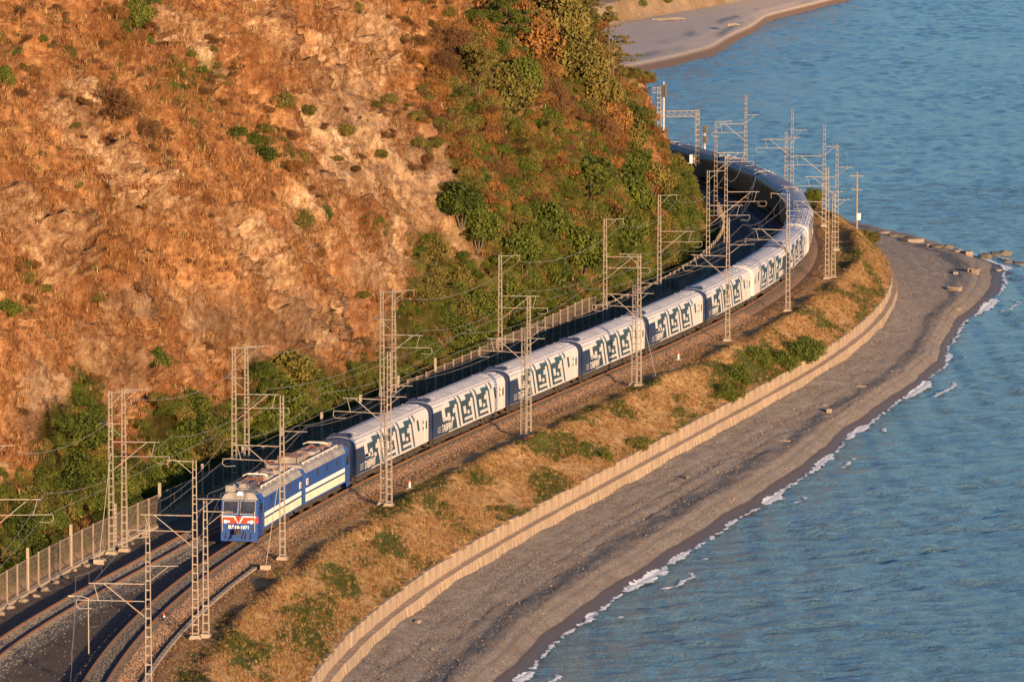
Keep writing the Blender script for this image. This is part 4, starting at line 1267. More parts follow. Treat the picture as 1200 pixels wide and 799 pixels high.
    if nose:
        X = hx
        # raked windscreen plane runs from (X+0.05, z 2.15) to (X-0.38, z 3.55)
        def fx(z_):
            return X + 0.05 - 0.43 * (z_ - 2.15) / 1.4
        for sd_ in (-1, 1):
            w_ = MB()
            y0, y1 = 0.10 * sd_, 1.26 * sd_
            z0, z1 = 2.42, 3.34
            vs = [(fx(z0) + .02, y0, z0), (fx(z0) + .02, y1, z0), (fx(z1) + .02, y1, z1), (fx(z1) + .02, y0, z1)]
            vi = [(p[0] - .06, p[1], p[2]) for p in vs]
            w_.add(vs + vi, [(0, 1, 2, 3), (4, 5, 1, 0), (5, 6, 2, 1), (6, 7, 3, 2), (7, 4, 0, 3)])
            w_.build('windscreen', 'glass_dark', body)
            f_ = MB()
            for za, zb, ya, yb in ((z0 - .06, z0, y0, y1), (z1, z1 + .06, y0, y1)):
                f_.box((fx((za + zb) / 2) + .03, (ya + yb) / 2, (za + zb) / 2), (0.05, abs(yb - ya) + .1, zb - za))
            f_.tube((fx(z0) + .03, y1 + .03 * sd_, z0), (fx(z1) + .03, y1 + .03 * sd_, z1), 0.03, None, 5)
            f_.tube((fx(z0) + .03, y0, z0), (fx(z1) + .03, y0, z1), 0.03, None, 5)
            f_.build('windscreen_frame', 'loco_roof', body)
        band = MB().box((X + 0.035, 0, 1.93), (0.06, 2.82, 0.56))
        for sd_ in (-1, 1):
            band.add([(X - 0.22, sd_ * 1.555, 1.65), (X + 0.06, sd_ * 1.42, 1.65), (X + 0.06, sd_ * 1.42, 2.21), (X - 0.22, sd_ * 1.555, 2.21)], [(0, 1, 2, 3) if sd_ > 0 else (3, 2, 1, 0)])
        band.build('red_band', 'loco_red', body)
        ch = MB()
        xf = X + 0.075
        def strip(pts):
            vs = [(xf, y_, z_) for y_, z_ in pts] + [(xf - 0.02, y_, z_) for y_, z_ in pts]
            ch.add(vs, [(0, 1, 2, 3), (4, 5, 1, 0), (5, 6, 2, 1), (6, 7, 3, 2), (7, 4, 0, 3)])
        for sd_ in (-1, 1):
            strip([(sd_ * 0.42, 2.13), (sd_ * 1.40, 2.13), (sd_ * 1.40, 2.23), (sd_ * 0.38, 2.23)])
            strip([(sd_ * 0.02, 1.66), (sd_ * 0.10, 1.66), (sd_ * 0.46, 2.23), (sd_ * 0.32, 2.23)])
        ch.build('white_chevron', 'loco_white', body)
        hl = MB().tube((X - 0.85, 0.0, 3.92), (X - 0.42, 0.0, 3.88), 0.26, 0.26, 16)
        ho = hl.build('headlight', 'loco_roof', body)
        MB().tube((X - 0.43, 0, 3.88), (X - 0.39, 0, 3.88), 0.21, 0.20, 16).build('headlight_lens', 'headlamp_lit', body)
        MB().box((X - 1.1, -0.9, 4.22), (0.5, 0.75, 0.5)).build('horn_box', 'loco_roof', roof)
        for sd_ in (-1, 1):
            MB().tube((X + 0.02, sd_ * 1.05, 1.78), (X + 0.13, sd_ * 1.05, 1.78), 0.15, 0.14, 12).build('buffer_light', 'lamp_lens', body)
            MB().tube((X + 0.02, sd_ * 0.80, 1.78), (X + 0.11, sd_ * 0.80, 1.78), 0.09, 0.085, 10).build('marker_light', 'lamp_lens', body)
            hr = MB().path([(X + 0.12, sd_ * 1.3, 1.0), (X + 0.16, sd_ * 1.3, 1.2), (X + 0.16, sd_ * 1.3, 2.6)], 0.02, 5)
            hr.build('handrail', 'pale_pipe', body)
        nm = obj('number_lettering', text_mesh('ВЛ10-1871', 0.36, 'loco_white', align='CENTER'), body)
        nm.matrix_local = Matrix.Translation((X + 0.045, 0, 1.22)) @ TXT_F
        sk = MB().prism([(-1.46, 0.22), (-1.46, 0.62), (1.46, 0.62), (1.46, 0.22)], X - 0.35, X + 0.02)
        sk.build('snow_plough', 'loco_blue', body)
        cp = MB().box((X + 0.30, 0, 1.06), (0.7, 0.30, 0.30)).box((X + 0.68, 0.06, 1.06), (0.28, 0.46, 0.40)).tube((X + 0.1, 0.45, 1.0), (X + 0.5, 0.5, 0.5), 0.035, None, 5)
        cp.tube((X + 0.1, -0.45, 1.0), (X + 0.5, -0.5, 0.5), 0.035, None, 5)
        for y_ in (-1.0, -0.6, 0.6, 1.0):
            cp.tube((X + 0.05, y_, 0.95), (X + 0.22, y_, 0.42), 0.03, None, 5)
        cp.build('coupler', 'grime', body)
    else:
        pass
    # underframe
    uf = MB().box((-0.5, 0, 0.92), (14.0, 2.5, 0.25))
    for sd_ in (-1, 1):
        uf.box((-0.2, sd_ * 1.05, 0.6), (2.0, 0.5, 0.5))
    uf.build('underframe', 'grime', t)
    for x in (-4.4, 3.9):
        bogie(t, x, 3.0, 0.62, WSL)
    return t
def bellows_between(t):
    g_ = MB()
    for i in range(4):
        x = -8.05 + 0.22 * i
        pr_ = [(-1.36, 1.0), (-1.36, 3.45), (-1.1, 3.75), (1.1, 3.75), (1.36, 3.45), (1.36, 1.0)] if i % 2 else [(-1.5, 0.9), (-1.5, 3.55), (-1.25, 3.9), (1.25, 3.9), (1.5, 3.55), (1.5, 0.9)]
        g_.prism(pr_, x - 0.10, x + 0.12)
    g_.build('gangway_bellows', 'black_rubber', t)
loco = empty('electric_locomotive')
seat_vehicle(loco, S_NOSE + SECT, SECT / 2)
tag(loco, 'two-section blue electric locomotive with red front band and cream side stripes', 'locomotive')
bpy.context.view_layer.update()
for nose, sc_ in ((True, S_NOSE + 8.0), (False, S_NOSE + 8.0 + SECT)):
    tmp = empty('section')
    make_section(tmp, nose)
    if nose:
        bellows_between(tmp)
    seat_vehicle(tmp, sc_, 4.2, flip=not nose)
    bpy.context.view_layer.update()
    inv = loco.matrix_world.inverted()
    for ch in list(tmp.children):
        mw = tmp.matrix_world @ ch.matrix_basis
        ch.parent = loco
        ch.matrix_basis = inv @ mw
    bpy.data.objects.remove(tmp)
#@@PART3
# ------------------------------------------------------------------ barrier fence at the slope foot
fence = empty('barrier_fence', P3(S(560), float(FENCE_OFF(S(560))), -0.5))
tag(fence, 'long see-through steel rockfall fence between the tracks and the slope', 'fence')
PW = 3.0
pm = MB()
for z in (0.06, 0.98):
    pm.box((0, 0, z), (PW, 0.05, 0.028))
for i in range(44):
    x = -PW / 2 + PW * (i + 0.5) / 44
    pm.add([(x - .011, 0, 0.05), (x + .011, 0, 0.05), (x + .011, 0, 0.99), (x - .011, 0, 0.99)], [(0, 1, 2, 3)])
for z in (0.2, 0.35, 0.5, 0.65, 0.8):
    pm.box((0, 0.01, z), (PW, 0.014, 0.006))
pmesh = pm.mesh('mesh_panel', 'fence_steel')
post_me = MB().box((0, 0, 0.5), (0.13, 0.13, 1.06)).mesh('post', 'fence_steel')
tall_me = MB().box((0, 0, 0.5), (0.20, 0.20, 1.25)).mesh('post', 'concrete_pale')
curb_me = MB().box((0, 0, 0.0), (PW, 0.35, 0.34)).mesh('footing', 'concrete_pale')
s_ = S(405); k = 0
while s_ < S(745):
    a = P3(s_, float(FENCE_OFF(s_)), 0); b__ = P3(s_ + PW, float(FENCE_OFF(s_ + PW)), 0)
    yv = float(Y(s_))
    h = float(np.interp(yv, [400, 530, 545, 612, 616, 640, 760], [2.5, 2.5, 3.0, 4.4, 3.0, 2.8, 2.8]))
    z0 = float(bank_z(s_ + PW / 2, float(FENCE_OFF(s_)))) + 0.05
    rz = math.atan2(b__.y - a.y, b__.x - a.x)
    c_ = (a + b__) / 2
    o = obj('mesh_panel', pmesh, None, (c_.x, c_.y, z0 + 0.1), rz); o.scale = ((b__ - a).length / PW, 1, h); world_child(o, fence)
    tall = k % 4 == 0 and yv < 560
    o = obj('post', tall_me if tall else post_me, None, (a.x, a.y, z0), rz + random.uniform(-.1, .1)); o.scale = (1, 1, h + (0.55 if tall else 0.06)); world_child(o, fence)
    o = obj('footing', curb_me, None, (c_.x, c_.y, z0 + 0.02 + random.uniform(-.04, .04)), rz + random.uniform(-.02, .02)); o.scale = ((b__ - a).length / PW, 1, 1); world_child(o, fence)
    s_ += PW; k += 1

# ------------------------------------------------------------------ plants
def leaf_cloud(n, rad, size, seed, clumps=18, thin=1.0, flat=0.0, shell=0.55, drop=0.35):
    g = np.random.default_rng(seed)
    d = g.normal(size=(clumps, 3)); d /= np.linalg.norm(d, axis=1)[:, None]
    d[:, 2] = np.abs(d[:, 2]) * 0.9 - 0.12
    cen = d * (g.uniform(0.25, 0.85, (clumps, 1))) * np.array(rad)
    cr = g.uniform(0.22, 0.42, clumps) * min(rad)
    which = g.integers(0, clumps, n)
    q = g.normal(size=(n, 3)); q /= np.linalg.norm(q, axis=1)[:, None]
    r = cr[which] * (shell + (1 - shell) * g.random(n) ** 0.5) * g.uniform(0.7, 1.25, n)
    p = cen[which] + q * r[:, None] * np.array([1, 1, 1 - flat])
    p[:, 2] += rad[2] * drop
    a = g.normal(size=(n, 3)); a /= np.linalg.norm(a, axis=1)[:, None]
    b_ = np.cross(a, q + 0.4 * g.normal(size=(n, 3))); b_ /= np.linalg.norm(b_, axis=1)[:, None] + 1e-9
    s1 = size * g.uniform(0.6, 1.4, n)[:, None]; s2 = s1 * thin
    v = np.stack([p - a * s1, p - b_ * s2 * 0.6, p + a * s1, p + b_ * s2 * 0.6], 1).reshape(-1, 3)
    f = np.arange(4 * n).reshape(-1, 4)
    sh_ = np.clip(0.5 + 0.28 * g.normal(size=clumps)[which] + 0.18 * g.normal(size=n), 0, 1)
    return v, f, np.repeat(sh_, 4)
def mesh_vf(name, v, f, sh_, mat):
    me = bpy.data.meshes.new(name)
    me.vertices.add(len(v)); me.vertices.foreach_set('co', np.asarray(v, np.float32).ravel())
    me.loops.add(f.size); me.loops.foreach_set('vertex_index', f.astype(np.int32).ravel())
    me.polygons.add(len(f)); me.polygons.foreach_set('loop_start', np.arange(0, f.size, f.shape[1], dtype=np.int32))
    at_ = me.attributes.new('shade', 'FLOAT', 'POINT'); at_.data.foreach_set('value', np.asarray(sh_, np.float32))
    me.materials.append(MATS[mat]); me.update(calc_edges=True)
    return me
def tuft(n, h, spread, w, seed, mat):
    g = np.random.default_rng(seed)
    vs = []; sh_ = []
    for i in range(n):
        t = g.uniform(0, 2 * math.pi); l_ = h * g.uniform(0.5, 1.15); b0 = g.normal(size=2) * spread * 0.35
        out = spread * g.uniform(0.2, 1.2)
        d = np.array([math.cos(t), math.sin(t)]); e = np.array([-d[1], d[0]]) * w * g.uniform(0.6, 1.4)
        m1 = b0 + d * out * 0.35; m2 = b0 + d * out
        vs += [(*(b0 - e), -0.08), (*(b0 + e), -0.08), (*(m1 + e * .8), l_ * 0.62), (*(m1 - e * .8), l_ * 0.62),
               (*(m1 - e * .8), l_ * 0.62), (*(m1 + e * .8), l_ * 0.62), (*(m2 + e * .25), l_ * 0.95), (*(m2 - e * .25), l_ * 0.95)]
        sh_ += [float(np.clip(g.normal(0.5, 0.25), 0, 1))] * 8
    v = np.array(vs); f = np.arange(len(v)).reshape(-1, 4)
    return mesh_vf('tuft', v, f, sh_, mat)
BUSH = {}
for kind, mat in (('green', 'leaf_green'), ('olive', 'leaf_olive'), ('rust', 'leaf_rust')):
    BUSH[kind] = [mesh_vf('foliage', *leaf_cloud(8000, (1.0, 1.0, 0.95), 0.048, 100 + i * 7 + len(kind), clumps=30 + 8 * i), mat) for i in range(3)]
BUSH['brown'] = [mesh_vf('foliage', *leaf_cloud(5000, (1.0, 1.0, 0.85), 0.10, 300 + i, clumps=30, thin=0.14, shell=0.2), 'leaf_brown') for i in range(2)]
stem = MB()
for i in range(6):
    a = i * 1.05; stem.tube((0, 0, -0.5), (0.4 * math.cos(a), 0.4 * math.sin(a), 0.5), 0.04, 0.015, 5)
stem_me = stem.mesh('stem', 'trunk_bark')

def scatter(name, pts, rotz, scl, idx, protos, label, cat):
    """one object of countless small plants, instanced over points"""
    coll = bpy.data.collections.new(name + '_kinds')
    for i, me in enumerate(protos):
        coll.objects.link(bpy.data.objects.new('%s_kind_%02d' % (name, i), me))
    me = bpy.data.meshes.new(name)
    n = len(pts)
    me.vertices.add(n); me.vertices.foreach_set('co', np.asarray(pts, np.float32).ravel())
    r = np.zeros((n, 3), np.float32); r[:, 2] = rotz
    r[:, 0] = RNG.normal(0, 0.12, n); r[:, 1] = RNG.normal(0, 0.12, n)
    at_ = me.attributes.new('rot', 'FLOAT_VECTOR', 'POINT'); at_.data.foreach_set('vector', r.ravel())
    at_ = me.attributes.new('scl', 'FLOAT_VECTOR', 'POINT'); at_.data.foreach_set('vector', np.asarray(scl, np.float32).ravel())
    at_ = me.attributes.new('idx', 'INT', 'POINT'); at_.data.foreach_set('value', np.asarray(idx, np.int32))
    o = obj(name, me)
    ng = bpy.data.node_groups.new(name, 'GeometryNodeTree')
    ng.interface.new_socket('Geometry', in_out='INPUT', socket_type='NodeSocketGeometry')
    ng.interface.new_socket('Geometry', in_out='OUTPUT', socket_type='NodeSocketGeometry')
    gi = ng.nodes.new('NodeGroupInput'); go = ng.nodes.new('NodeGroupOutput')
    ip = ng.nodes.new('GeometryNodeInstanceOnPoints')
    ci = ng.nodes.new('GeometryNodeCollectionInfo')
    ci.inputs['Collection'].default_value = coll
    ci.inputs['Separate Children'].default_value = True
    ci.inputs['Reset Children'].default_value = True
    def na(nm, ty):
        q = ng.nodes.new('GeometryNodeInputNamedAttribute'); q.data_type = ty; q.inputs['Name'].default_value = nm
        return q.outputs['Attribute']
    m2p = ng.nodes.new('GeometryNodeMeshToPoints')
    ng.links.new(gi.outputs[0], m2p.inputs[0]); ng.links.new(m2p.outputs[0], ip.inputs['Points'])
    ng.links.new(ci.outputs[0], ip.inputs['Instance'])
    ip.inputs['Pick Instance'].default_value = True
    ng.links.new(na('idx', 'INT'), ip.inputs['Instance Index'])
    ng.links.new(na('rot', 'FLOAT_VECTOR'), ip.inputs['Rotation'])
    ng.links.new(na('scl', 'FLOAT_VECTOR'), ip.inputs['Scale'])
    ng.links.new(ip.outputs[0], go.inputs[0])
    mo = o.modifiers.new('plants', 'NODES'); mo.node_group = ng
    tag(o, label, cat, kind='stuff')
    return o
def pick(nn, wgt):
    w = wgt.ravel(); w = w / w.sum()
    i = RNG.choice(len(w), nn, p=w)
    return np.unravel_index(i, wgt.shape)
def spots(nn, wgt, sink=0.05):
    a, b_ = pick(nn, wgt)
    j1 = RNG.random(nn)
    a2 = np.minimum(a + 1, XX.shape[0] - 1)
    P_ = np.stack([XX[a, b_] * (1 - j1) + XX[a2, b_] * j1, YY_[a, b_] * (1 - j1) + YY_[a2, b_] * j1, ZZ[a, b_] * (1 - j1) + ZZ[a2, b_] * j1 - sink], 1)
    return P_, a, b_
inview = ((CP[..., 0] > -60) & (CP[..., 0] < 900) & (CP[..., 1] > -60) & (CP[..., 1] < 760)).astype(float)
tufts = [tuft(22, 0.42, 0.62, 0.024, 1, 'grass_dry'), tuft(24, 0.32, 0.6, 0.022, 2, 'grass_dry'), tuft(20, 0.48, 0.5, 0.022, 3, 'grass_tan'), tuft(22, 0.42, 0.5, 0.024, 4, 'grass_green')]
n = 50000
wgt = inview * np.clip(0.55 + 1.2 * fbm(SS / 5, TT / 4, o=3) - 0.75 * rck - 0.6 * gry, 0.03, 1.5)
pp, ia, ib = spots(n, wgt)
gg = grn[ia, ib]
idx = np.where(RNG.random(n) < gg * 0.75, 3, RNG.choice(3, n, p=[.5, .3, .2]))
sc_ = RNG.uniform(0.55, 1.35, n)
scatter('hillside_grass', pp, RNG.uniform(0, 6.28, n), np.stack([sc_, sc_, sc_ * RNG.uniform(.7, 1.1, n)], 1), idx, tufts, 'dry orange grass and bracken covering the steep slope', 'grass')
# low brush, countless: green in the damp gullies, brown and rust elsewhere
n = 8000
brn = patch_mask([(100, 20, 50, 40, 0, 1), (120, 60, 60, 40, 0, .9), (215, 100, 50, 40, 0, .9), (290, 90, 40, 50, 0, .9), (140, 140, 70, 50, 0, 1), (40, 60, 40, 60, 0, .8), (230, 150, 60, 40, 0, .8), (290, 230, 60, 40, 0, .6), (130, 230, 60, 40, 0, .5), (20, 280, 50, 50, 0, .7), (440, 150, 30, 40, 0, .8), (350, 180, 60, 30, 0, .8), (500, 60, 30, 60, 0, .9), (90, 330, 70, 40, 0, .5)])
brush = patch_mask([(560, 90, 70, 120, 0, 1), (650, 90, 70, 110, 0, 1), (700, 170, 70, 90, 0, 1), (620, 200, 60, 80, 0, .9), (740, 240, 60, 60, 0, 1)])
wgt = inview * (np.clip(grn - 0.25, 0, 1) * 2.2 + 1.7 * brush + 0.55 * brn + 0.045)
pp, ia, ib = spots(n, wgt, 0.1)
gg = grn[ia, ib]; bb_ = brush[ia, ib]
lowz = sstep(12, 3, pp[:, 2])
u = RNG.random(n)
protos = BUSH['green'] + BUSH['olive'] + BUSH['rust'] + BUSH['brown']
rn = brn[ia, ib]; gg = gg * (1 - .6 * rn)
pg = np.clip(gg * 0.62 + lowz * 0.25 - 0.22 * bb_, 0, 1)
kind = np.where(u < pg, 0, np.where(u < pg + 0.33 * (1 - .55 * rn), 3, np.where(u < pg + 0.33 + 0.16 * bb_ + 0.06, 6, 9)))
idx = kind + RNG.integers(0, 3, n); idx = np.where(kind == 9, 9 + RNG.integers(0, 2, n), idx)
sc_ = RNG.uniform(0.45, 1.25, n) * (0.85 + 0.5 * lowz * gg + 0.55 * bb_)
scatter('hillside_brush', pp, RNG.uniform(0, 6.28, n), np.stack([sc_ * RNG.uniform(.8, 1.3, n), sc_ * RNG.uniform(.8, 1.3, n), sc_ * RNG.uniform(.6, 1.1, n)], 1), idx, protos, 'tangled green, olive and brown brush on the slope', 'brush')
# trackside and embankment grass
n = 46000
ge = np.random.default_rng(21)
s_g = ge.uniform(S(392), S(800), n * 2); yv = Y(s_g)
o_g = 2.5 + (WALL_OFF(s_g) - 0.8 - 2.5) * ge.random(n * 2)
dens = np.clip((0.35 * sstep(2.5, 3.2, o_g) + 0.65 * sstep(3.6, 6.0, o_g)) * (0.55 + 1.1 * fbm(s_g / 7, o_g / 3, o=3)), 0.03, 1)
kp = ge.random(n * 2) < dens
s_g, o_g = s_g[kp], o_g[kp]
x_, y_ = tp(s_g, o_g); z_ = bank_z(s_g, o_g)
gm = np.clip(0.85 * sstep(-0.1, 0.25, fbm(s_g / 13.0 + 5.0, o_g / 4.0, o=3)) * sstep(4.0, 5.5, o_g), 0, 1)
nn = len(s_g)
idx = np.where(ge.random(nn) < gm * 0.8, 3, ge.choice(3, nn, p=[.2, .2, .6]))
sc_ = ge.uniform(0.3, 0.75, nn) * (0.55 + 0.35 * sstep(4.5, 8, o_g))
scatter('embankment_grass', np.stack([x_, y_, z_ - 0.02], 1), ge.uniform(0, 6.28, nn), np.stack([sc_, sc_, sc_ * 0.85], 1), idx, tufts, 'golden dry grass with green patches on the embankment', 'grass')

# loose ballast stones
def stone_proto(seed, mat):
    g = np.random.default_rng(seed)
    q = g.normal(size=(8, 3)); q /= np.linalg.norm(q, axis=1)[:, None]
    import bmesh as _b
    bm = _b.new()
    for p in q: bm.verts.new(p * g.uniform(.7, 1.1))
    _b.ops.convex_hull(bm, input=bm.verts)
    me = bpy.data.meshes.new('stone'); bm.to_mesh(me); bm.free(); me.materials.append(MATS[mat]); return me
plain('stone_grey', (0.12, 0.11, 0.105), 0.9, 0, 0.4, 0.7)
plain('stone_rust', (0.24, 0.14, 0.08), 0.9, 0, 0.4, 0.7)
stones = [stone_proto(i, 'stone_grey') for i in range(3)] + [stone_proto(9 + i, 'stone_rust') for i in range(3)]
gs = np.random.default_rng(31)
n = 16000
sA_ = gs.uniform(S(392), S(640), n); oA_ = gs.normal(2.0, 0.75, n)
sB_ = gs.uniform(S(392), S(478), n); oB_ = np.where(gs.random(n) < 0.5, gs.normal(0, 1.3, n), T2_OFF(sB_) + gs.normal(0, 1.5, n))
s_g = np.concatenate([sA_, sB_]); o_g = np.concatenate([oA_, oB_])
kp = (np.abs(np.abs(o_g) - 0.797) > 0.12) & (np.abs(np.abs(o_g - T2_OFF(s_g)) - 0.797) > 0.12)
d1 = np.minimum(np.abs(o_g), np.abs(o_g - T2_OFF(s_g)))
kp &= (d1 < 2.2) | (o_g > 1.0) | (gs.random(len(d1)) < .35)
s_g, o_g, d1 = s_g[kp], o_g[kp], d1[kp]
z_ = np.maximum(np.interp(d1, [0, 1.45, 2.0, 2.65], [-0.2, -0.23, -0.49, -0.94]), bank_z(s_g, o_g)) + 0.01
x_, y_ = tp(s_g, o_g); nn = len(s_g)
sc_ = gs.uniform(0.045, 0.12, nn)
idx = np.where((o_g > 0.9) & (gs.random(nn) < .8), 3, 0) + gs.integers(0, 3, nn)
scatter('ballast_stones', np.stack([x_, y_, z_], 1), gs.uniform(0, 6.28, nn), np.stack([sc_, sc_, sc_ * .8], 1), idx, stones, 'loose grey and rust-brown ballast stones along the tracks', 'stones')

n = 20000
s_g = gs.uniform(S(395), S(780), n)
qq = gs.random(n) * 0.86
o_g = WALL_OFF(s_g) + 0.4 + qq * (SHORE_OFF(s_g) - WALL_OFF(s_g) - 0.4)
x_, y_ = tp(s_g, o_g)
z_ = np.interp((o_g - WALL_OFF(s_g)) / np.maximum(SHORE_OFF(s_g) - WALL_OFF(s_g), 2.0), [0, 0.35, 0.62, 0.74, 0.86, 1.0], [-5.25, -5.95, -6.4, -6.45, -7.15, -8.0])
sc_ = gs.uniform(0.03, 0.085, n) * np.where(gs.random(n) < .05, 1.8, 1.0)
plain('stone_pale', (0.30, 0.255, 0.205), 0.9, 0, 0.3, 0.7)
bst = [stone_proto(40 + i, 'stone_grey') for i in range(2)] + [stone_proto(50 + i, 'stone_pale') for i in range(2)] + [stone_proto(60, 'stone_rust')]
scatter('beach_pebbles', np.stack([x_, y_, z_ + .02], 1), gs.uniform(0, 6.28, n), np.stack([sc_ * 1.2, sc_, sc_ * .6], 1), gs.integers(0, 5, n), bst, 'loose grey, pale and brown pebbles strewn over the beach', 'pebbles')

# shrubs one can pick out
shrub_n = {}
def shrub(px, py, wpx, kind, label, loc=None, group=None, tall=0.9, grow=1.0):
    if loc is None:
        p, _ = on_slope(px, py)
    else:
        p = np.asarray(loc, float)
    dep = float(proj(p)[2])
    r = grow * wpx / 2 * dep / FPX
    t = empty('shrub', p - np.array([0, 0, 0.38 * r]), random.uniform(0, 6.28))
    t.scale = (r * random.uniform(.9, 1.1), r * random.uniform(.9, 1.1), r * tall * random.uniform(.9, 1.1))
    obj('foliage', random.choice(BUSH[kind]), t)
    obj('stem', stem_me, t)
    if group:
        q = {'green': 'green', 'olive': 'olive', 'rust': 'russet', 'brown': 'brown'}[kind]
        label = '%s %s %s' % ('large' if wpx >= 56 else 'small' if wpx < 46 else 'medium', q, label.split(' ', 1)[1])
    tag(t, label, 'shrub', group)
shrub(180, 425, 46, 'green', 'rounded dark green shrub alone on the rocky slope above the locomotive', tall=1.15)
shrub(352, 262, 40, 'olive', 'yellow-green shrub on the bare orange slope, left of the pale rock')
shrub(375, 252, 34, 'green', 'small green shrub touching a yellow-green one on bare slope')
shrub(312, 178, 44, 'green', 'low green shrub spread along the upper dry slope', tall=0.7)
shrub(296, 160, 26, 'green', 'tiny green shrub just above a spread-out green one')
shrub(160, 20, 44, 'green', 'bright green leafy shrub high on the dry slope', tall=1.3)
shrub(172, 45, 24, 'green', 'narrow green shrub hanging below a bright leafy one')
shrub(0, 95, 40, 'green', 'green shrub high on the slope, cut by the picture edge', tall=1.2)
shrub(6, 365, 46, 'green', 'bright green shrub low on the orange slope, cut by the edge', tall=1.0)
shrub(128, 130, 80, 'brown', 'wide dark brown leafless bush on the upper slope')
shrub(165, 150, 70, 'brown', 'brown leafless bush touching the wide dark one')
shrub(415, 15, 34, 'olive', 'olive bush on top of the bare rib')
shrub(330, 118, 40, 'olive', 'faint olive bush above the spread-out green shrub')
shrub(467, 365, 22, 'green', 'small dark shrub on the pale rock by the tall mast')
shrub(487, 385, 30, 'green', 'small green shrub below the dark one on pale rock')
shrub(480, 195, 26, 'brown', 'small brown bush on the pale rock rib')
for px, py, w, kd in ((100, 520, 54, 'green'), (78, 560, 60, 'green'), (125, 575, 56, 'green'), (60, 600, 56, 'olive'), (22, 590, 56, 'olive'), (25, 635, 60, 'green'), (90, 500, 36, 'green')):
    shrub(px, py, w, kd, 'leafy bush in the thicket by the paired masts ahead of the locomotive', group='bushes above the lit fence', tall=1.1, grow=1.2)
for px, py, w, kd in ((215, 500, 60, 'green'), (195, 545, 60, 'green'), (240, 530, 56, 'olive'), (260, 505, 44, 'green'), (170, 575, 54, 'green'), (225, 565, 50, 'green')):
    shrub(px, py, w, kd, 'leafy bush at the slope foot behind the locomotive', group='bushes behind the locomotive', tall=1.0, grow=1.2)
for px, py, w, kd in ((345, 440, 60, 'olive'), (330, 470, 60, 'green'), (370, 465, 56, 'green'), (400, 478, 50, 'green'), (310, 500, 56, 'green'), (350, 500, 50, 'green')):
    shrub(px, py, w, kd, 'leafy bush at the slope foot behind the first carriage', group='bushes behind the first carriage', tall=1.0, grow=1.2)
for px, py, w, kd in ((500, 340, 56, 'olive'), (525, 365, 60, 'olive'), (545, 395, 56, 'green'), (510, 300, 40, 'olive'), (560, 360, 50, 'green'), (540, 330, 46, 'olive')):
    shrub(px, py, w, kd, 'yellow-green bush on the grassy spur behind the second and third carriages', group='bushes on the grassy spur', tall=1.0, grow=1.15)
for px, py, w, kd in ((610, 300, 60, 'green'), (640, 270, 66, 'green'), (680, 300, 66, 'green'), (720, 280, 60, 'green'), (640, 330, 60, 'green'), (600, 350, 50, 'green'), (690, 215, 56, 'green'), (735, 235, 60, 'green'), (765, 250, 60, 'green'), (660, 240, 50, 'olive'), (765, 215, 44, 'olive'), (740, 195, 44, 'green')):
    shrub(px, py, w, kd, 'dense bush on the green headland slope above the curve', group='bushes on the headland', tall=1.15, grow=1.3)
for px, py, w, kd in ((560, 60, 60, 'olive'), (590, 30, 60, 'rust'), (585, 120, 54, 'olive'), (620, 60, 60, 'rust'), (650, 40, 60, 'olive'), (680, 80, 56, 'olive'), (610, 100, 40, 'green'), (640, 120, 50, 'brown'), (670, 140, 50, 'rust'), (700, 120, 44, 'olive'), (560, 15, 50, 'rust'), (530, 60, 46, 'brown'), (545, 240, 40, 'green'), (560, 270, 40, 'green'), (720, 150, 40, 'rust'), (735, 170, 36, 'olive'), (700, 160, 40, 'brown')):
    shrub(px, py, w, kd, 'autumn-coloured bush on the upper headland', group='autumn bushes on the headland', tall=1.35, grow=1.45)
def bank_shrub(px, py, w, label, z=-1.5, tall=0.8, kind='green'):
    p = at(px, py, z)
    s_, o_ = so_of(p)
    o_ = min(o_, float(WALL_OFF(s_)) - 1.6)
    shrub(px, py, w, kind, label, loc=P3(s_, o_, float(bank_z(s_, o_))), tall=tall)
for px, py, w, kd, tl in ((850, 450, 44, 'green', 1.0), (866, 436, 50, 'green', 1.0), (884, 420, 46, 'green', .9), (872, 445, 40, 'olive', .8)):
    p = at(px, py, -1.6); s_, o_ = so_of(p); o_ = min(o_, float(WALL_OFF(s_)) - 1.6)
    shrub(px, py, w, kd, 'leafy bush in the lower clump on the seaward bank', loc=P3(s_, o_, float(bank_z(s_, o_))), group='lower clump on the seaward bank', tall=tl)
for px, py, w, kd in ((922, 412, 48, 'green'), (942, 402, 54, 'green'), (962, 393, 44, 'green')):
    p = at(px, py, -1.4); s_, o_ = so_of(p); o_ = min(o_, float(WALL_OFF(s_)) - 1.6)
    shrub(px, py, w, kd, 'leafy bush in the upper clump on the seaward bank', loc=P3(s_, o_, float(bank_z(s_, o_))), group='upper clump on the seaward bank', tall=0.95)
bank_shrub(752, 510, 38, 'olive-green bush on the bank slope above the sea wall', -2.0, 0.75, 'olive')
bank_shrub(768, 505, 24, 'small green bush beside the olive one above the sea wall', -2.0)
bank_shrub(716, 532, 20, 'little dark shrub low on the bank above the sea wall', -2.4, 1.2)
bank_shrub(347, 708, 14, 'tiny dark shrub on the bank ahead of the locomotive', -1.5)
bank_shrub(955, 243, 30, 'shrub behind the carriages at the outside of the curve', -0.6, 1.3)
bank_shrub(1012, 268, 40, 'dark shrub at the tip of the embankment', -1.5, 0.8, 'olive')
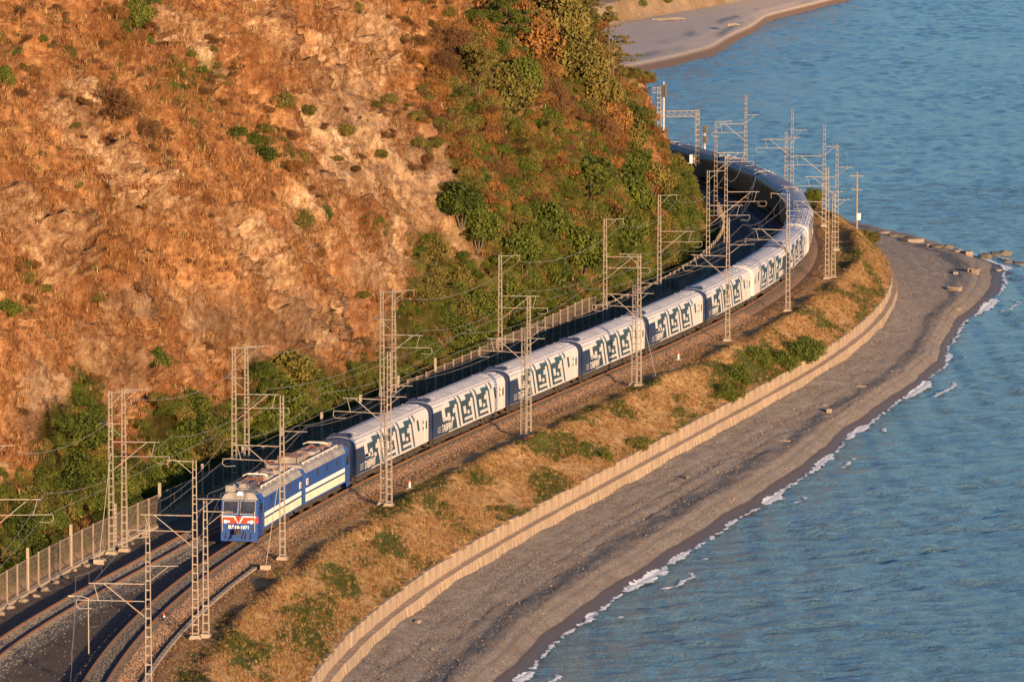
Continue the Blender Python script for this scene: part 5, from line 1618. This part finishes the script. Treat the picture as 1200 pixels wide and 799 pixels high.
# trees on the headland
def headland_tree(px, py, h, seed, name, label, mat, feathery=False):
    p, _ = on_slope(px, py)
    tr = empty(name, p - np.array([0, 0, .5]))
    gt = np.random.default_rng(seed)
    k = h / 7.6
    mb = MB().tube((0, 0, 0), (0.15 * k, 0, 3.0 * k), 0.17 * k, 0.11 * k, 7).tube((0.15 * k, 0, 3.0 * k), (0.05, 0, h), 0.11 * k, 0.03, 7)
    mb.tube((0.5 * k, 0.2, 0), (0.75 * k, 0.2, 0.8 * h), 0.11 * k, 0.03, 6)
    lv, ls = [], []
    for i in range(46 if feathery else 40):
        z0 = gt.uniform(0.16 if feathery else 0.25, 0.96) * h; a = gt.uniform(0, 6.28)
        prof = (h * 1.08 - z0) * 0.38 if feathery else h * 0.36 * math.sqrt(max(0.05, 1 - ((z0 / h - 0.55) / 0.5) ** 2))
        l_ = prof * gt.uniform(0.45, 1.1) + 0.3
        e = (0.1 + l_ * math.cos(a), l_ * math.sin(a), z0 + 0.35 * l_)
        mb.tube((0.1, 0, z0), e, 0.035, 0.012, 4)
        v_, f_, s__ = leaf_cloud(420, (l_ * .8, l_ * .8, 0.5 if feathery else 0.8), 0.085, seed * 10 + i, clumps=9, flat=0.35 if feathery else 0.1, thin=0.5 if feathery else 0.8)
        c_ = np.array([0.1 + 0.75 * l_ * math.cos(a), 0.75 * l_ * math.sin(a), e[2] - 0.25])
        lv.append(v_ + c_); ls.append(s__)
    mb.build('trunk', 'trunk_bark', tr)
    V_ = np.concatenate(lv)
    obj('crown', mesh_vf('crown', V_, np.arange(len(V_)).reshape(-1, 4), np.concatenate(ls), mat), tr)
    tag(tr, label, 'tree')
headland_tree(716, 92, 9.5, 77, 'feathery_tree', 'tall feathery olive tree standing out on the headland skyline', 'leaf_olive', True)
headland_tree(680, 55, 6.0, 81, 'broadleaf_tree', 'olive broadleaf tree on the skyline beside the feathery one', 'leaf_olive')
headland_tree(645, 30, 6.5, 82, 'broadleaf_tree', 'rust-coloured tree at the top of the headland skyline', 'leaf_rust')
headland_tree(590, 70, 7.0, 83, 'broadleaf_tree', 'dark green tree in the gully below the headland top', 'leaf_green')
headland_tree(560, 120, 6.0, 84, 'broadleaf_tree', 'olive tree at the edge of the bare rock rib', 'leaf_olive')
headland_tree(738, 180, 5.5, 85, 'broadleaf_tree', 'green tree on the skyline above the far carriages', 'leaf_green')
headland_tree(690, 250, 5.5, 86, 'broadleaf_tree', 'green tree above the fence inside the curve', 'leaf_green')
headland_tree(625, 320, 5.5, 87, 'broadleaf_tree', 'green tree behind the fourth carriage', 'leaf_green')
headland_tree(785, 265, 4.5, 88, 'broadleaf_tree', 'low green tree at the foot of the headland', 'leaf_green')

# ------------------------------------------------------------------ signals, posts and the gantry round the curve
def find_s(px, off, lo=700, hi=880):
    yy_ = np.arange(lo, hi, 0.5)
    q = np.array([proj(np.array(P3(S(y), off, 0)))[0] for y in yy_])
    return S(float(yy_[int(np.argmin(np.abs(q - px)))]))
def gantry(s_, o0, o1, zb, label):
    t = empty('signal_gantry', P3(s_, o0, -0.6), heading(s_) + math.pi / 2)
    L_ = o0 - o1                                     # local +x runs from pillar o0 towards the slope
    for x in (0.0, L_):
        pl = MB()
        for sx in (-.22, .22):
            for sy in (-.22, .22):
                pl.tube((x + sx, sy, 0), (x + sx, sy, zb + 0.9), 0.04, None, 4)
        for z in np.arange(0.5, zb + 0.9, 0.7):
            for sy in (-.22, .22):
                pl.box((x, sy, z), (0.44, 0.02, 0.07))
            for sx in (-.22, .22):
                pl.box((x + sx, 0, z + .35), (0.02, 0.44, 0.07))
        pl.build('pillar', 'steel_mast', t)
    bm = MB()
    for sy in (-.3, .3):
        for z in (zb, zb + 0.75):
            bm.tube((0, sy, z), (L_, sy, z), 0.035, None, 4)
        k_ = int(L_ / 0.8)
        for i in range(k_ + 1):
            x = L_ * i / k_
            bm.tube((x, sy, zb), (x, sy, zb + 0.75), 0.022, None, 4)
            if i < k_: bm.tube((x, sy, zb), (x + L_ / k_, sy, zb + 0.75), 0.018, None, 4)
    bm.build('beam', 'steel_mast', t)
    tag(t, label, 'gantry')
    return t
def signal_head(parent, x, y, z, n=3):
    h = 0.36 * n
    mb = MB().box((x, y, z + h / 2), (0.34, 0.5, h + 0.15)).box((x - 0.02, y, z + h / 2), (0.04, 0.85, h + 0.4))
    for i in range(n):
        mb.tube((x, y, z + 0.2 + 0.36 * i), (x + 0.42, y, z + 0.2 + 0.36 * i), 0.12, 0.13, 10)
    return mb.build('signal_head', 'signal_black', parent)
sA = find_s(772, 4.6); gantry(sA, 4.6, -7.6, 10.3, 'steel lattice gantry spanning both tracks at the far end of the curve')
sB = find_s(817, -2.9); gantry(sB, -2.9, -8.6, 10.0, 'shorter lattice gantry over the slope-side track inside the curve')
def signal_post(s_, o_, h, heads, label):
    t = empty('railway_signal', P3(s_, o_, -0.6), heading(s_) + math.pi)
    MB().tube((0, 0, 0), (0, 0, h), 0.09, 0.07, 8).build('post', 'post_white', t)
    ld = MB()
    for sy in (-.2, .2):
        ld.tube((-0.35, sy, 0), (-0.2, sy, h - 0.4), 0.02, None, 4)
    for z in np.arange(0.4, h - 0.4, 0.4):
        ld.tube((-0.3, -.2, z), (-0.3, .2, z), 0.015, None, 4)
    ld.build('ladder', 'post_white', t)
    for z, n in heads:
        signal_head(t, 0.2, 0, z, n)
    MB().box((0, 0, 0.1), (0.7, 0.7, 0.5)).build('base', 'concrete_pale', t)
    tag(t, label, 'railway signal', 'railway signals')
signal_post(find_s(826, 4.0), 4.0, 7.2, [(4.9, 2), (6.3, 2)], 'white signal post with two black heads outside the curve')
signal_post(find_s(777, 3.6), 3.6, 12.2, [(10.2, 4)], 'tall signal post with one long black head by the gantry')
# white post with crossarms on the inside of the curve
s_ = find_s(801, -7.6)
t = empty('telegraph_post', P3(s_, -7.6, -0.5), heading(s_))
MB().tube((0, 0, 0), (0, 0, 5.4), 0.11, 0.09, 8).build('pole', 'post_white', t)
MB().box((0, 0, 4.6), (0.10, 1.6, 0.12)).box((0, 0.35, 3.0), (0.10, 0.9, 0.12)).build('crossarm', 'post_white', t)
MB().box((-0.1, 0, 2.0), (0.4, 0.55, 1.0)).build('cabinet', 'post_white', t)
tag(t, 'short white post with crossarms and cabinet inside the curve', 'post')
# wooden pole with a white box at the tip of the embankment
s_, o_ = so_of(at(1004, 275, -0.6))
t = empty('wooden_pole', P3(s_, o_, float(bank_z(s_, o_)) - .1), heading(s_))
MB().tube((0, 0, 0), (0, 0, 7.4), 0.14, 0.10, 8).build('pole', 'wood_grey', t)
MB().box((0, 0, 6.9), (0.12, 1.8, 0.12)).box((0, 0, 5.2), (0.12, 1.3, 0.12)).build('crossarm', 'wood_grey', t)
MB().box((-0.25, -0.2, 1.9), (0.4, 0.5, 0.8)).build('cabinet', 'post_white', t)
tag(t, 'weathered wooden pole with a white box at the embankment tip', 'pole')
# relay cabinet on a mast inside the curve
s_ = find_s(811, -3.4)
t = empty('relay_cabinet', P3(s_, -3.4, 3.6 - .6), heading(s_))
MB().box((0, 0, 0.6), (0.5, 0.7, 1.2)).build('box', 'post_white', t)
MB().tube((0, 0, -3.2), (0, 0, 0.1), 0.07, None, 6).build('leg', 'steel_mast', t)
tag(t, 'pale relay cabinet on a leg beside the shorter gantry', 'cabinet')
# lamp post between the tracks, ahead of the locomotive
p = at(104, 768, -0.5)
t = empty('lamp_post', (p[0], p[1], -0.65))
MB().tube((0, 0, 0), (0, 0, 4.2), 0.045, 0.035, 7).build('pole', 'steel_arm', t)
MB().path([(0, 0, 4.2), (-0.5, 0, 4.35), (-1.1, 0, 4.4)], 0.03, 5).build('arm', 'steel_arm', t)
MB().box((-1.2, 0, 4.38), (0.4, 0.16, 0.1)).build('lamp_head', 'steel_arm', t)
tag(t, 'thin lamp post with a side arm between the two tracks', 'lamp post')
# little marker posts on the bench
for px, py, lb in ((480, 571, 'small white marker post near the first carriage'), (795, 420, 'small white marker post near the fifth carriage'), (192, 728, 'small white marker post beside the track ahead of the locomotive')):
    p = at(px, py, -0.5); s_, o_ = so_of(p)
    t = empty('marker_post', (p[0], p[1], float(bank_z(s_, o_)) - .05))
    MB().tube((0, 0, 0), (0, 0, 0.62), 0.10, 0.10, 8).build('shaft', 'post_white', t)
    MB().tube((0, 0, 0.62), (0, 0, 0.82), 0.13, 0.02, 8).build('cap', 'post_red', t)
    MB().box((0, 0, 0.05), (0.6, 0.6, 0.12)).build('base', 'post_white', t)
    tag(t, lb, 'marker post', 'marker posts')

# ------------------------------------------------------------------ rocks, blocks and driftwood on the beach
import bmesh
def rock_mesh(seed, mat, block=False):
    g = np.random.default_rng(seed)
    bm = bmesh.new()
    if block:
        for x in (-1, 1):
            for y in (-1, 1):
                for z in (-1, 1):
                    for _ in range(2):
                        bm.verts.new((x * g.uniform(.82, 1), y * g.uniform(.82, 1), z * g.uniform(.82, 1)))
    else:
        q = g.normal(size=(26, 3)); q /= np.linalg.norm(q, axis=1)[:, None]
        for p in q * g.uniform(0.75, 1.05, (26, 1)):
            bm.verts.new(p)
    bmesh.ops.convex_hull(bm, input=bm.verts)
    me = bpy.data.meshes.new('rock'); bm.to_mesh(me); bm.free()
    me.materials.append(MATS[mat])
    return me
RK = [rock_mesh(i, 'boulder') for i in range(4)]; RD = [rock_mesh(20 + i, 'boulder_dark') for i in range(3)]; RB = [rock_mesh(40 + i, 'boulder', True) for i in range(3)]
def put_rock(px, py, sx, sy, sz, me, name, label, cat, group=None, z=-7.0):
    p = at(px, py, z); s_, o_ = so_of(p); zb = max(beach_z(s_, o_), SEA_Z - 0.25)
    p = at(px, py, zb)
    o = obj(name, me, None, (p[0], p[1], zb + sz * 0.45), random.uniform(-.6, .6))
    k_ = 0.72 if sx > .4 else 1.0
    o.scale = (sx * k_, sy * k_, sz * k_)
    tag(o, label, cat, group)
for i, (px, py, sx, sy, sz) in enumerate(((1036, 275, 1.2, 1.4, .5), (1046, 279, 1.3, 1.2, .7), (1056, 279, 1.0, 1.5, .5), (1088, 290, .9, 1.2, .5), (1098, 291, 1.3, 1.6, .55), (1112, 293, 1.4, 1.4, .7), (1122, 297, 1.2, 1.4, .5), (1131, 299, 1.1, 1.2, .6))):
    put_rock(px, py, sx, sy, sz, RD[i % 3] if i % 3 else RK[i % 4], 'rock', 'weathered rock in the line along the far edge of the spit', 'rock', 'rocks edging the spit')
for i, (px, py, sx, sy, sz) in enumerate(((1155, 303, 1.5, 1.8, .7), (1166, 302, 1.2, 1.6, .8), (1178, 302, 1.7, 1.6, .95), (1182, 309, 1.4, 1.8, .5), (1194, 311, 1.6, 1.6, .5))):
    put_rock(px, py, sx, sy, sz, RD[i % 3], 'rock', 'dark wet rock at the very tip of the spit', 'rock', 'dark rocks at the spit tip', z=-7.7)
put_rock(1070, 285, 1.9, 1.2, .55, RB[0], 'concrete_block', 'long pale orange concrete block on the far edge of the spit', 'block')
put_rock(1134, 300, 0.7, 0.9, .55, RB[1], 'concrete_block', 'small pale block at the end of the rock line', 'block')
put_rock(1119, 322, .45, .7, .35, RB[2], 'concrete_block', 'lone white block lying flat near the spit tip', 'block')
put_rock(1145, 318, .8, .9, .4, RK[1], 'rock', 'pale rock near the tip of the spit', 'rock')
put_rock(1170, 318, .8, .9, .3, RK[2], 'rock', 'flat pale rock by the water at the spit tip', 'rock')
put_rock(1138, 319, .6, .9, .5, RB[0], 'concrete_block', 'upright pale block among loose rocks near the tip', 'block')
put_rock(1143, 319 + 2, .55, .6, .55, RB[1], 'concrete_block', 'dark-sided block paired with an upright pale one', 'block')
put_rock(1119, 341, 1.1, .8, .5, RB[2], 'concrete_block', 'bright oblong block in the middle of the spit', 'block')
put_rock(1112, 341, .5, .7, .4, RD[1], 'rock', 'dark rock against the bright oblong block', 'rock')
put_rock(1122, 364, 1.0, .9, .4, RK[3], 'rock', 'half-buried rock between the spit and the water', 'rock')
put_rock(1054, 357, .3, .4, .25, RK[0], 'rock', 'small stone near the end of the sea wall', 'rock')
put_rock(971, 482, .3, .5, .22, RB[0], 'concrete_block', 'pale slab lying on the shingle below the wall bend', 'block')
put_rock(918, 552, .25, .4, .25, RB[1], 'concrete_block', 'small white stone near the wet shingle', 'block')
put_rock(490, 730, .3, .5, .25, RK[0], 'rock', 'small stone at the foot of the sea wall', 'rock')
put_rock(805, 560, .3, .5, .2, RD[0], 'rock', 'small dark stone on the middle of the beach', 'rock')
for px, py, l_, a, lb in ((915, 518, 1.3, .1, 'bleached driftwood log on the dark shingle'), (1005, 455, 1.4, .5, 'dark driftwood log on the upper beach'), (965, 478, 1.0, 1.1, 'short driftwood branch beside a pale slab')):
    p = at(px, py, -6.4)
    l_ *= 0.75
    mb = MB().tube((-l_, 0, 0.06), (0.2, 0.1, 0.10), 0.09, 0.08, 7).tube((0.2, 0.1, 0.10), (l_, -0.05, 0.08), 0.08, 0.05, 7).tube((0.3, 0.1, 0.15), (0.7, 0.5, 0.4), 0.06, 0.03, 5)
    o = mb.build('driftwood', 'driftwood'); s_, o_ = so_of(p); o.location = (p[0], p[1], beach_z(s_, o_)); o.rotation_euler = (0, 0, a)
    tag(o, lb, 'driftwood', 'driftwood on the beach')
# loose stones along the fence footing
for i in range(16):
    s_ = S(424) + i * 3.1 + random.uniform(-.8, .8); o_ = float(FENCE_OFF(s_)) + random.uniform(0.45, 1.1)
    o = obj('fallen_stone', RK[i % 4], None, P3(s_, o_, float(bank_z(s_, o_)) + .08), random.uniform(0, 6)); k_ = random.uniform(.18, .38); o.scale = (k_ * 1.3, k_, k_ * .7)
    tag(o, 'fallen pale stone lying along the footing of the lit fence', 'stone', 'stones along the fence')

# far shore: low brush on the bluff and drift lines on the sand
gf = np.random.default_rng(55)
n = 420
ii = gf.uniform(20, 150, n).astype(int); kk_ = gf.uniform(1.06, 2.2, n)
px_ = ft[ii, 0] + (bt[ii, 0] - ft[ii, 0]) * kk_; py_ = ft[ii, 1] + (bt[ii, 1] - ft[ii, 1]) * kk_
pz_ = -4.6 + np.where(kk_ > 1.1, 4.2, 2.5) + np.maximum(kk_ - 1.1, 0) * 7.0
sc_ = gf.uniform(0.8, 2.4, n)
scatter('far_brush', np.stack([px_, py_, pz_ - .3], 1), gf.uniform(0, 6.28, n), np.stack([sc_, sc_, sc_ * .7], 1), gf.integers(0, 11, n), protos, 'low scrub along the bluff of the far shore', 'brush')
for i, (px, py, l_) in enumerate(((780, 25, 3.0), (792, 24, 2.2), (700, 27, 2.0), (860, 31, 1.4))):
    p = at(px, py, -4.9)
    o = obj('driftwood', MB().tube((-l_, 0, 0.2), (0.3, 0.2, 0.4), 0.35, 0.3, 7).tube((0.3, 0.2, 0.4), (l_, 0, 0.3), 0.3, 0.15, 7).mesh('driftwood', 'driftwood'), None, p, gf.uniform(-.3, .3))
    tag(o, ('long dark driftwood pile on the far beach', 'shorter driftwood heap beside the long one on the far beach', 'driftwood under the bluff of the far shore', 'small lone log near the far waterline')[i], 'driftwood', 'driftwood on the far beach')
